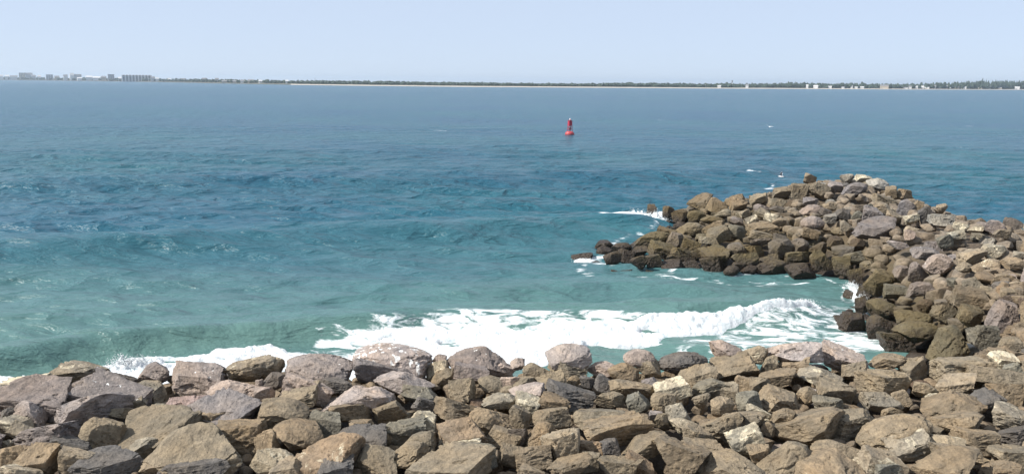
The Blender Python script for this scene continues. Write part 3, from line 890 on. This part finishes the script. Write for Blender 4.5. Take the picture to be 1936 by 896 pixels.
TS = 1623 / 500.0
rev_h = Hmap(-27, 42, 17, 46, 0.11, rev_z, 1.5)
n1 = traced(rev_root, rev_h, rev_z, [('A', (0, 620, TS), A), ('B', (480, 620, TS), B), ('C', (960, 620, TS), C_), ('D', (1436, 620, TS), D_)], REV_LABELS)
bw_h = Hmap(2, 56, 42, 112, 0.14, bw_z, 1.5)
n2 = traced(bw_root, bw_h, bw_z, [('E', (1050, 300, 1551 / 450.0), E_), ('F', (1450, 310, 1177 / 486.0), F_)], {
    ('E', 24): 'olive brown boulder sloping down to the left tip of the breakwater', ('E', 7): 'dark wet boulder at the splash on the far tip',
    ('F', 20): 'smooth pinkish boulder in the middle of the breakwater face', ('F', 48): 'tall olive slab leaning up to the right above the narrow water',
    ('F', 12): 'pale oval boulder high on the breakwater'})

def vis_rev(x, y, t):
    b = float(brow_y(x))
    return abs(x / y) < 0.64 and y > 19.5 and y < b + 0.6
m1, ex1 = fill(rev_root, rev_h, 'bbbbtdgmok', 300 - n1, 0.6, 1.05, 0.50, vis_rev, 2800)
def vis_bw(x, y, t):
    return abs(x / y) < 0.64 and t > -0.2
m2, ex2 = fill(bw_root, bw_h, 'bbmtdgGk', 300 - n2, 0.8, 1.4, 0.45, vis_bw, 2800, 0.5)
_, ex1b = fill(rev_root, rev_h, 'b', 0, 0.32, 0.62, 0.42, None, 3600)
print('boulders', n1, m1, len(ex1), len(ex1b), n2, m2, len(ex2))
rubble_mesh(rev_root, 'rubble', ex1 + ex1b, (0.20, 0.155, 0.105), 'smaller brown stones wedged between the boulders')
rubble_mesh(bw_root, 'rubble', ex2, (0.20, 0.165, 0.125), 'smaller grey brown stones wedged between the breakwater boulders')
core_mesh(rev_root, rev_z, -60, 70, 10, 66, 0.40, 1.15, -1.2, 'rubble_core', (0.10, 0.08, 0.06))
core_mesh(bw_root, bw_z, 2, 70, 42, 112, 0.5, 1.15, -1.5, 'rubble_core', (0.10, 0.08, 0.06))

# loose rocks awash beside the breakwater
for (x0, y0, x1, y1, z, lab) in ((1082, 480, 1116, 492, 0.05, 'flat dark rock awash off the near tip of the breakwater'), (1222, 392, 1240, 412, 0.4, 'dark rock standing in the white splash at the far tip'),
                                 (1594, 588, 1612, 601, 0.05, 'small dark rock barely awash in the narrow water'), (1580, 598, 1625, 622, 0.1, 'dark wet rock at the foot of the breakwater in the narrow water')):
    c = at((x0 + x1) / 2, (y0 + y1) / 2, z)
    D = math.hypot(c[1], CAM_H)
    W, H_ = (x1 - x0) * D / FPX * 1.2, (y1 - y0) * D / FPX * 1.6
    o = place_boulder(None, bw_h, random.randrange(20), c, (W, W * 0.9, max(H_, 0.5 * W)), random.uniform(-20, 20), 0, 0, 'k')
    o.name = 'sea_rock'
    tag(o, lab, 'rock', 'loose rocks awash by the breakwater')

# ------------------------------------------------------------------ splashes
OCT = ico(1)
def splash(pts, spread, height, n, label, name='splash'):
    """burst of white water: a torn heap with spray thrown off its top"""
    P = np.array([at(*q) for q in pts])
    L = np.linalg.norm(P[-1] - P[0])
    nu, nv = int(L / 0.05) + 8, int(spread * 5 / 0.05) + 8
    U, W = np.meshgrid(np.linspace(-0.08, 1.08, nu), np.linspace(-1, 1, nv), indexing='ij')
    uc = np.clip(U, 0, 1) * (len(P) - 1)
    cx = np.interp(uc, range(len(P)), P[:, 0]) + (U - np.clip(U, 0, 1)) * (P[-1, 0] - P[0, 0])
    cy = np.interp(uc, range(len(P)), P[:, 1]) + W * spread * 2.5
    cz = np.interp(uc, range(len(P)), P[:, 2])
    spk = np.abs(fbm2(cx, cy, 1.6, 6, n * 0.013)) * 1.5 + 0.35 + 0.5 * fbm2(cx, cy, 6.0, 3, n * 0.017)
    env = np.clip(1 - np.abs(2 * U - 1) ** 2.2, 0, 1) ** 0.7 * np.clip(1 - W ** 2, 0, 1)
    Z = cz - 0.25 + (0.25 + 0.75 * height * spk) * env
    id_ = np.arange(nu * nv).reshape(nu, nv)
    Fq = np.stack([id_[:-1, :-1], id_[1:, :-1], id_[1:, 1:], id_[:-1, 1:]], -1).reshape(-1, 4)
    tri = np.concatenate([Fq[:, [0, 1, 2]], Fq[:, [0, 2, 3]]])
    Vs, Fs = [np.stack([cx, cy, Z], -1).reshape(-1, 3)], [tri]
    b = nu * nv
    V0, F0 = OCT
    for k in range(n):
        i = rng.integers(0, nu); j = int(np.clip(rng.normal(nv / 2, nv / 5), 0, nv - 1))
        if env[i, j] < 0.15:
            continue
        u = random.random() ** 2
        r = random.uniform(0.008, 0.026) * (1.4 - u)
        dx = 2 * (i / nu - 0.5)
        q = np.array([cx[i, j] + dx * u * 0.8 + random.gauss(0, 0.06), cy[i, j] + random.gauss(0, 0.1), Z[i, j] + u * height * 0.6 * env[i, j]])
        ax = np.array([dx * 0.8, 0, 1.0]) * random.uniform(0.2, 1.4)
        V = V0 * r
        V = V + (V0[:, 2:3] * r) * ax
        Vs.append(V + q); Fs.append(F0 + b); b += len(V)
    o = obj(name, mesh_np(name, np.concatenate(Vs), np.concatenate(Fs)), M_FOAM)
    return tag(o, label, 'splash', kind='stuff')

splash([(205, 696, 0.2), (240, 694, 0.2), (290, 692, 0.2)], 0.32, 0.62, 1300, 'burst of white spray behind the boulders at the left')
splash([(1165, 412, 0), (1200, 412, 0.1), (1240, 418, 0.2), (1262, 420, 0.2)], 0.55, 1.0, 1500, 'white splash round the far tip of the breakwater')
splash([(1606, 540, 0.1), (1618, 556, 0.1), (1634, 588, 0.1)], 0.40, 0.7, 1200, 'white splash in the corner of the breakwater')
splash([(1440, 588, 0.7), (1500, 577, 0.8), (1538, 570, 0.7)], 0.30, 0.35, 900, 'ragged white crest at the right end of the breaking wave')
splash([(1082, 490, 0), (1110, 490, 0), (1130, 488, 0)], 0.35, 0.15, 200, 'thin white wash on the near tip of the breakwater')

# ------------------------------------------------------------------ buoy
M_RED = plain_mat('buoy_red_paint', (0.36, 0.022, 0.045), 0.45, 0.2, 2.0)
M_REDD = plain_mat('buoy_faded_red', (0.40, 0.05, 0.055), 0.5, 0.2, 2.0)
M_DARK = plain_mat('dark_metal', (0.05, 0.05, 0.055), 0.5, 0.2, 2.0, 0.4)
M_LENS = plain_mat('pale_lens', (0.75, 0.62, 0.62), 0.25, 0.1, 2.0)
bl = at(1077, 256, 0)
by = obj('channel_buoy', None, loc=(bl[0], bl[1], -0.1))
by.scale = (0.96, 0.96, 0.92)
by.rotation_euler = (rad(-2), rad(1.5), rad(25))
tag(by, 'red lighted channel buoy with lattice tower floating on open water', 'buoy')
b = MB(); b.lathe([(0.9, -1.0), (1.22, -0.5), (1.25, 0.55), (1.20, 0.78), (0.95, 1.05), (0.75, 1.20)], 32); b.build('float', M_REDD, by, smooth=True)
b = MB(); b.lathe([(1.26, 0.10), (1.31, 0.13), (1.31, 0.24), (1.26, 0.27)], 32); b.build('fender_band', M_DARK, by)
for k in range(4):
    t = rad(45 + 90 * k)
    b = MB(); b.tube((0.72 * math.cos(t), 0.72 * math.sin(t), 1.15), (0.52 * math.cos(t), 0.52 * math.sin(t), 4.2), 0.065, 0.055); b.build('tower_leg', M_RED, by)
for z, r in ((1.9, 0.68), (2.6, 0.63), (4.2, 0.56)):
    b = MB()
    for k in range(4):
        t0, t1 = rad(45 + 90 * k), rad(135 + 90 * k)
        b.tube((r * math.cos(t0), r * math.sin(t0), z), (r * math.cos(t1), r * math.sin(t1), z), 0.04)
    b.build('tower_ring', M_RED, by)
for k in range(4):
    t0, t1 = rad(45 + 90 * k), rad(135 + 90 * k)
    b = MB(); b.tube((0.70 * math.cos(t0), 0.70 * math.sin(t0), 1.25), (0.62 * math.cos(t1), 0.62 * math.sin(t1), 2.6), 0.035); b.build('brace', M_RED, by)
for k in range(4):
    t = rad(90 * k)
    b = MB(); b.box(-0.42, 0.42, -0.02, 0.02, 2.75, 4.1)
    p = b.build('daymark_panel', M_RED, by)
    p.location = (0.44 * math.cos(t), 0.44 * math.sin(t), 0)
    p.rotation_euler = (0, 0, t + math.pi / 2)
b = MB(); b.lathe([(0.28, 1.6), (0.30, 1.9), (0.20, 2.2), (0.05, 2.28)], 16); b.build('bell', M_DARK, by, smooth=True)
b = MB(); b.lathe([(0.60, 4.2), (0.62, 4.24), (0.62, 4.30), (0.58, 4.32)], 20); b.build('platform', M_RED, by)
lt = MB(); lt.lathe([(0.13, 4.32), (0.16, 4.40), (0.16, 4.68), (0.10, 4.78), (0.02, 4.84)], 16); lt = lt.build('lantern', M_LENS, by, smooth=True)
b = MB(); b.tube((0.35, 0.2, 4.3), (0.35, 0.2, 4.75), 0.03); b.build('mast', M_DARK, by)
b = MB(); b.box(0.50, 0.56, -0.3, 0.3, 3.6, 4.05); b.build('solar_panel', M_LENS, by)

# ------------------------------------------------------------------ gulls
M_GULL = plain_mat('gull_white', (0.80, 0.80, 0.79), 0.7, 0.05, 3.0)
M_GREY = plain_mat('gull_grey', (0.36, 0.38, 0.42), 0.7, 0.1, 3.0)
def gull_body(flying):
    b = MB()
    prof = [(0.012, -0.30), (0.06, -0.24), (0.085, -0.10), (0.095, 0.02), (0.08, 0.12), (0.055, 0.17), (0.058, 0.21), (0.045, 0.26), (0.015, 0.285), (0.008, 0.33)]
    b.lathe(prof, 14)
    V = [(y * 1.0, z, x * 0.95) for x, y, z in b.v] if flying else [(y, z * math.cos(.9) - x * math.sin(.9), z * math.sin(.9) + x * math.cos(.9) + 0.30) for x, y, z in b.v]
    b.v = V
    return b
def gull_wing(s, up):
    pts = [(0.05, 0.10, 0.05), (0.28, 0.16, 0.05 + up * 0.55), (0.52, 0.04, 0.05 + up), (0.68, -0.10, 0.05 + up * 0.9), (0.48, -0.10, 0.04 + up * 0.95), (0.26, -0.06, 0.04 + up * 0.5), (0.05, -0.10, 0.04)]
    b = MB()
    n = len(pts)
    v = [(s * x, y, z) for x, y, z in pts] + [(s * x, y, z - 0.022) for x, y, z in pts]
    b.add(v, [(0, 1, 5, 6), (1, 2, 4, 5), (2, 3, 4), (n, n + 6, n + 5, n + 1), (n + 1, n + 5, n + 4, n + 2), (n + 2, n + 4, n + 3)] + [(i, i + n, (i + 1) % n + n, (i + 1) % n) for i in range(n)])
    return b
def flying_gull(px, py, Y, yaw, up, label):
    p = at_y(px, py, Y)
    g = tag(obj('gull', None, loc=p), label, 'gull', 'gulls about the breakwater')
    g.rotation_euler = (rad(4), rad(12), rad(yaw))
    gull_body(True).build('body', M_GULL, g, smooth=True)
    for s in (-1, 1):
        gull_wing(s, up).build('wing', M_GREY if up > 0.25 else M_GULL, g)
flying_gull(1455, 240, 150.0, 10, 0.12, 'white gull gliding low over the open water right of the buoy')
flying_gull(1477, 334, 96.0, 70, 0.40, 'gull with raised wings just left of the breakwater top')
gp = at_y(1586, 345, 91.5)
jj, ii = int((gp[1] - bw_h.y0) / bw_h.st), int((gp[0] - bw_h.x0) / bw_h.st)
gz = float(bw_h.H[jj - 1:jj + 2, ii - 1:ii + 2].max())
g = tag(obj('gull', None, loc=(gp[0], gp[1], gz - 0.04)), 'pale gull standing upright on top of the breakwater', 'gull', 'gulls about the breakwater')
g.scale = (1.25, 1.25, 1.25)
gull_body(False).build('body', M_GULL, g, smooth=True)
for s in (-1, 1):
    b = MB(); b.tube((0.03 * s, -0.02, 0.0), (0.03 * s, -0.03, 0.22), 0.012, n=6); b.build('leg', M_DARK, g)
    b = MB(); b.add([(0.075 * s, 0.12, 0.44), (0.095 * s, 0.0, 0.38), (0.06 * s, -0.2, 0.10), (0.08 * s, -0.06, 0.22), (0.06 * s, 0.12, 0.44), (0.07 * s, 0.0, 0.38), (0.045 * s, -0.2, 0.10), (0.06 * s, -0.06, 0.22)],
            [(0, 1, 2), (0, 2, 3), (4, 6, 5), (4, 7, 6), (0, 4, 5, 1), (1, 5, 6, 2), (2, 6, 7, 3), (3, 7, 4, 0)]); b.build('wing', M_GREY, g)

# ------------------------------------------------------------------ far shore
SHORE = [(-900, 145.5), (-300, 149), (0, 151.5), (150, 153.5), (290, 155.5), (430, 158.5), (560, 161), (700, 162.8), (900, 165), (1100, 166.2), (1300, 167.6), (1500, 168.6), (1700, 169.6), (1936, 170.4), (2300, 171.5), (2900, 173)]
SH = np.array([at(px, py, 0) for px, py in SHORE])
SPX = np.array([s[0] for s in SHORE], float)
t_ = np.linspace(SPX[0], SPX[-1], 420)
shx, shy = np.interp(t_, SPX, SH[:, 0]), np.interp(t_, SPX, SH[:, 1])
def strip(name, prof, mat, dz=0.0, jit=0.0, start=-9999):
    V, Fq = [], []
    sel = [i for i in range(len(t_)) if t_[i] > start]
    for i in sel:
        k = 1 + (shy[i] - 2400) / 4000
        for d, z in prof:
            V.append((shx[i] * (1 + d / shy[i]), shy[i] + d * k, z + dz + jit * (rng.random() - 0.5)))
    n = len(prof)
    for i in range(len(sel) - 1):
        for j in range(n - 1):
            a0 = i * n + j
            Fq.append((a0, a0 + n, a0 + n + 1, a0 + 1))
    return tag(obj(name, mesh_np(name, np.array(V), np.array(Fq)), mat), kind='structure')
strip('beach', [(-40, -1.5), (0, 0.3), (14, 1.6), (36, 2.6)], M_SAND, 0, 0, 545)
strip('far_land', [(-30, -2.5), (6, -0.3), (30, 2.4), (46, 3.8), (110, 5.0), (400, 5.5), (2200, 6.0)], M_DUNE, 0, 0.5)

# far-off wood: one mass of ragged crowns
TOP = [(-900, 147), (-100, 147), (0, 146), (290, 149), (430, 150.5), (560, 153), (620, 153.5), (700, 154), (800, 155.5), (900, 156.5), (1000, 158), (1100, 158.5), (1180, 157.5), (1300, 158.5), (1400, 159), (1450, 158.5), (1510, 157),
       (1560, 159), (1600, 157.5), (1650, 159.5), (1700, 159.5), (1760, 157.5), (1830, 155), (1936, 155.5), (2300, 156), (2900, 157)]
tpx, tpy = np.array([a[0] for a in TOP], float), np.array([a[1] for a in TOP], float)
V0, F0 = ico(2)
Vs, Fs, bcount = [], [], 0
for k in range(6000):
    px = random.uniform(-500, 2500)
    u = random.random()
    d = 50 + 260 * u * u
    base = np.array([np.interp(px, SPX, SH[:, 0]), np.interp(px, SPX, SH[:, 1])])
    Y = base[1] + d
    X = base[0] * (1 + d / base[1])
    tp = np.interp(px, tpx, tpy)
    top = at_y(px, tp, Y)[2]
    dens = 1.0 if px > 560 else 0.55
    if random.random() > dens:
        continue
    hgt = max(top - 4.5, 4.0) * random.uniform(0.75, 1.12) * (0.8 if u < 0.3 else 1.0)
    if random.random() < 0.05:
        hgt *= 1.22
    w = random.uniform(3.0, 7.0)
    V = V0 * (1 + 0.55 * rng.normal(size=(len(V0), 1)) * 0.5)
    spike = px > 1280 and random.random() < 0.6
    if spike:
        V = V * np.array([1, 1, 1])
        tt = (V[:, 2:3] + 1.2) / 2.2
        V[:, :2] *= np.clip(1.15 - tt, 0.12, 1.1)
    V = V * np.array([w, w, hgt * 0.52]) + np.array([X, Y, 4.0 + hgt * 0.5])
    Vs.append(V); Fs.append(F0 + bcount); bcount += len(V)
tag(obj('shore_woods', mesh_np('shore_woods', np.concatenate(Vs), np.concatenate(Fs), False), M_WOOD), 'low dark green woods along the far shore', 'woods', kind='stuff')

WALLS = {'white': plain_mat('white_siding', (0.62, 0.61, 0.59), 0.7, 0.05, 0.5), 'cream': plain_mat('cream_siding', (0.66, 0.56, 0.42), 0.7, 0.05, 0.5), 'grey': plain_mat('grey_siding', (0.42, 0.42, 0.43), 0.7, 0.05, 0.5),
         'beige': plain_mat('beige_siding', (0.44, 0.38, 0.30), 0.7, 0.05, 0.5), 'pale': plain_mat('pale_siding', (0.58, 0.58, 0.57), 0.7, 0.05, 0.5)}
M_ROOF = plain_mat('grey_roof', (0.20, 0.195, 0.195), 0.8, 0.15, 0.5)
M_ROOFW = plain_mat('pale_roof', (0.60, 0.585, 0.56), 0.7, 0.05, 0.5)
M_WIN = plain_mat('window_glass', (0.05, 0.06, 0.075), 0.2, 0.1, 0.5)

def shore_Y(px, d):
    return float(np.interp(px, SPX, SH[:, 1])) + d

def house(x0, x1, ytop, ybot, wall, label, roof='gable', d=66, group=None, windows=0, name='house', whiteroof=False):
    px = (x0 + x1) / 2
    Y = shore_Y(px, d)
    pb, pt = at_y(px, ybot, Y), at_y(px, ytop, Y)
    w = (x1 - x0) / FPX * Y
    z0 = min(pb[2], 4.2)
    h = max(pt[2] - z0, 4.0)
    r = tag(obj(name, None, loc=(pb[0], Y, z0)), label, 'house' if name == 'house' else name.split('_')[-1], group)
    r.rotation_euler = (0, 0, -math.atan2(pb[0], Y) + random.uniform(-0.15, 0.15))
    wallh = h * (0.66 if roof == 'gable' else 0.93)
    dep = min(max(w * 0.8, 8), 22)
    b = MB(); b.box(-w / 2, w / 2, 0, dep, -3.0, wallh); b.build('wall', WALLS[wall], r)
    b = MB()
    if roof == 'gable':
        b.gable(-w / 2 - .5, w / 2 + .5, -0.6, dep + 0.6, wallh + 0.01, h)
    else:
        b.box(-w / 2 - .4, w / 2 + .4, -0.4, dep + .4, wallh + 0.01, h)
    b.build('roof', M_ROOFW if whiteroof else M_ROOF, r)
    if windows:
        nf = max(int(wallh / 3.4), 1)
        for i in range(windows):
            for j in range(nf):
                cx = -w / 2 + w * (i + 0.5) / windows
                b = MB(); b.box(cx - w / windows * 0.28, cx + w / windows * 0.28, -0.12, 0.05, 1.0 + j * wallh / nf, 1.0 + j * wallh / nf + 1.7); b.build('window', M_WIN, r)
    return r, w, h

# the town on the left point
r, w, h = house(37, 47.5, 138, 148, 'cream', 'cream hotel block, tallest building at the left end of the far shore', 'flat', 32, windows=4, name='hotel_building')
b = MB(); b.box(w * .52, w * 1.6, 1, 20, -3, h * .72); b.build('grey_wing', WALLS['grey'], r)
b = MB(); b.gable(w * .50, w * 1.65, 0, 21, h * .72 + .02, h * 1.02); b.build('roof', M_ROOF, r)
house(88, 99, 141.5, 149, 'grey', 'grey flat topped block between the cream hotel and the white ended hotel', 'flat', 34, windows=3, name='apartment_building')
r, w, h = house(133, 140, 138.5, 149, 'white', 'hotel with a bright white end wall and grey wing', 'gable', 32, name='hotel_building', whiteroof=True)
b = MB(); b.box(w * .52, w * 2.3, 2, 18, -3, h * .62); b.build('grey_wing', WALLS['grey'], r)
b = MB(); b.gable(w * .51, w * 2.35, 1, 19, h * .62 + .02, h * .85); b.build('roof', M_ROOF, r)
house(163, 174, 143.5, 150, 'pale', 'long low pale building right of the white ended hotel', 'gable', 30, whiteroof=True, name='motel_building')
house(176, 189, 145, 150.5, 'white', 'low white motel just left of the dark grey block', 'gable', 30, name='motel_building', whiteroof=True)
house(205, 216, 141, 152, 'grey', 'dark grey block left of the condominium row', 'flat', 34, windows=3, name='apartment_building')
# condominium row: bays with dark slots
x0c, x1c = 234, 284
Yc = shore_Y(259, 30)
pb, pt = at_y(259, 153.5, Yc), at_y(259, 142, Yc)
wc, hc = (x1c - x0c) / FPX * Yc, pt[2] - 3.0
cr_ = tag(obj('condominium_building', None, loc=(pb[0], Yc, 3.0)), 'long condominium of repeated white ribs and dark bays near the left', 'condominium')
cr_.rotation_euler = (0, 0, -math.atan2(pb[0], Yc) + 0.05)
b = MB(); b.box(-wc / 2, wc / 2, 1.2, 16, -3, hc * 0.90); b.build('wall', WALLS['grey'], cr_)
NB = 9
bay = wc / NB
for i in range(NB + 1):
    cx = -wc / 2 + bay * i
    b = MB(); b.box(cx - bay * .17, cx + bay * .17, -3.5, 15, -3, hc * 0.95); b.build('rib', WALLS['white'], cr_)
for i in range(NB):
    cx = -wc / 2 + bay * (i + 0.5)
    b = MB(); b.gable(cx - bay * .32, cx + bay * .32, -0.5, 15.5, hc * 0.90 + .01, hc); b.build('roof', M_ROOF, cr_)
    for j in range(4):
        b = MB(); b.box(cx - bay * .25, cx + bay * .25, 0.95, 1.19, hc * (0.05 + j * .22), hc * (0.19 + j * .22)); b.build('window', M_WIN, cr_)

TINY = [(0, 6, 141.5, 147, 'white', 'small white house at the very left edge of the far shore'), (10, 17, 142, 147.5, 'white', 'white house second from the left edge of the far shore'), (20, 32, 143, 148, 'pale', 'low pale building just left of the cream hotel'),
        (60, 67, 142, 149, 'grey', 'grey house just right of the cream hotel'), (72, 77, 142.5, 149, 'white', 'narrow white house left of the grey flat topped block'), (104, 112, 143.5, 150, 'beige', 'beige house right of the grey flat topped block'),
        (121, 128, 141.5, 150, 'pale', 'pale house just left of the white ended hotel'), (147, 155, 146.5, 151, 'white', 'low white house in front of the hotel with grey wing'), (192, 200, 144, 151, 'beige', 'beige house left of the dark grey block'),
        (224, 232, 146, 152.5, 'white', 'white gabled house beside the left end of the condominium'), (286, 293, 145, 153, 'grey', 'grey house beside the right end of the condominium'), (295, 300, 147, 154, 'white', 'white house second right of the condominium'),
        (306, 312, 150, 155, 'pale', 'pale low house third right of the condominium'), (318, 323, 148, 155, 'white', 'bright white house at the right end of the town'), (332, 339, 149.5, 155.5, 'beige', 'beige house past the bright white one'),
        (343, 350, 148.5, 155, 'pale', 'pale house where the town thins out'), (383, 390, 147.5, 156, 'grey', 'tall grey house among thinning shore trees'), (407, 413, 148, 156.5, 'grey', 'grey peaked house among thinning shore trees'), (420, 434, 152, 157.5, 'beige', 'long beige house, first of three low ones'),
        (440, 451, 152.3, 158, 'beige', 'long beige house, second of three low ones'), (455, 463, 151.5, 158, 'pale', 'pale house, third of three low ones'), (469, 479, 150.5, 158.5, 'beige', 'beige gabled house left of the open dunes'), (490, 496, 151.5, 158.5, 'white', 'white house at the start of the dunes'),
        (540, 545, 151.5, 158, 'white', 'lone white roof at the left end of the beach')]
for (a0, a1, yt, yb, wl, lab) in TINY:
    house(a0, a1, yt, yb, wl, lab, 'gable', random.uniform(26, 34), 'houses of the town on the point', whiteroof=(wl == 'white'))
RIGHT = [(1357, 1363, 161.5, 165, 'white', 'white house between the pointed peak and the tower'), (1410, 1415, 159.5, 164, 'pale', 'pale house just right of the slender tower'), (1524, 1528, 160.5, 164, 'white', 'small white house left of a white long roof'),
         (1538, 1546, 161.3, 164.5, 'white', 'long white roof among the right hand woods'), (1565, 1572, 163, 167, 'white', 'white beach house in front of the woods'), (1591, 1596, 164, 167.5, 'pale', 'pale beach house alone before the woods'),
         (1608, 1612, 162.5, 167.5, 'white', 'first of three white houses on the beach'), (1616, 1621, 164.5, 168, 'white', 'middle of three white houses on the beach'), (1627, 1633, 164, 168, 'white', 'last of three white houses on the beach'),
         (1665, 1679, 160.5, 168, 'beige', 'large beige house standing alone above the beach'), (1706, 1716, 165, 168.5, 'pale', 'long low pale house at the start of the right hand row'), (1718, 1723, 162.5, 168.5, 'pale', 'narrow pale house in the right hand row'),
         (1730, 1735, 162.8, 167.5, 'white', 'white house with a high roof in the right hand row'), (1741, 1746, 162.8, 168, 'white', 'bright white gabled house in the right hand row'), (1748, 1756, 164.8, 168.5, 'white', 'wide low white house beside the bright gabled one'),
         (1765.5, 1769, 160.5, 168, 'pale', 'tall narrow pale house rising over the right hand row'), (1771, 1777, 165.5, 168.8, 'pale', 'low pale house right of the tall narrow one'), (1787, 1791, 161.5, 168.5, 'grey', 'grey narrow house in the right hand row'),
         (1792.5, 1797, 165.5, 169, 'white', 'low white house beside the grey narrow one'), (1806, 1813, 164, 169, 'beige', 'beige house left of the brightest low roof'), (1816, 1826, 164.3, 169, 'white', 'brightest wide white house of the right hand row'),
         (1848, 1856, 165, 169, 'beige', 'beige house before the tall right hand woods'), (1867, 1872, 162, 169, 'pale', 'tall pale house before the right hand woods'), (1884, 1893, 165.5, 169.5, 'beige', 'wide beige house near the right edge'),
         (1919, 1927, 164.3, 169.5, 'white', 'white house with a wide gable at the right edge')]
for (a0, a1, yt, yb, wl, lab) in RIGHT:
    house(a0, a1, yt, yb, wl, lab, 'gable', random.uniform(22, 32), 'houses along the right hand beach', whiteroof=(wl == 'white'))

# pointed white building, slender tower, mast
Yp = shore_Y(1333, 62); pp = at_y(1333, 167, Yp)
r = tag(obj('peaked_building', None, loc=(pp[0], Yp, 3.5)), 'white building with a thin pointed peak above the beach', 'building')
b = MB(); b.box(-5.5, 3, 0, 8, -2, 3.2); b.build('wall', WALLS['white'], r)
b = MB(); b.add([(0.2, 0, 3.2), (3.2, 0, 3.2), (3.2, 4, 3.2), (0.2, 4, 3.2), (1.8, 2, 10.0)], [(0, 1, 4), (1, 2, 4), (2, 3, 4), (3, 0, 4), (0, 3, 2, 1)]); b.build('peak', WALLS['white'], r)
Yt = shore_Y(1384.5, 160); pt = at_y(1384.5, 152.4, Yt)
r = tag(obj('water_tower', None, loc=(pt[0], Yt, 4.0)), 'slender tower with a dark head rising above the shore woods', 'tower')
h = pt[2] - 4.0
b = MB(); b.tube((0, 0, -1), (0, 0, h * 0.66), 1.3, 1.1, 12); b.build('shaft', WALLS['white'], r)
b = MB(); b.tube((0, 0, h * 0.66 + .01), (0, 0, h), 1.5, 2.2, 12); b.build('head', M_ROOF, r)
Ym = shore_Y(595.5, 120); pm = at_y(595.5, 146.5, Ym)
r = tag(obj('radio_mast', None, loc=(pm[0], Ym, 4.0)), 'thin mast standing over the shore trees left of centre', 'mast')
b = MB(); b.tube((0, 0, -1), (0, 0, pm[2] - 4), 0.55, 0.3, 8); b.build('pole', M_DARK, r)

# ------------------------------------------------------------------ ground behind the bank (under the viewer)
gx = np.array([(-400, -300, 2.9), (400, -300, 2.9), (400, 12.5, 2.9), (-400, 12.5, 2.9)])
tag(obj('ground', mesh_np('ground', gx, [(0, 1, 2, 3)], False), M_GROUND), kind='structure')

# ------------------------------------------------------------------ haze
HX, HY0, HY1, HZ0, HZ1 = 40000, -350, 12500, -4.0, 64.0
b = MB(); b.box(-HX, HX, HY0, HY1, HZ0, HZ1)
mh = bpy.data.materials.new('sea_haze')
mh.use_nodes = True
nt = mh.node_tree
nt.nodes.remove(nt.nodes['Principled BSDF'])
pv = nt.nodes.new('ShaderNodeVolumePrincipled')
pv.inputs['Color'].default_value = (0.72, 0.86, 1.0, 1)
pv.inputs['Density'].default_value = 0.00007
pv.inputs['Anisotropy'].default_value = 0.3
nt.links.new(pv.outputs[0], nt.nodes['Material Output'].inputs['Volume'])
hz = b.build('haze', mh)
tag(hz, 'thin blue sea haze over the water', kind='stuff')
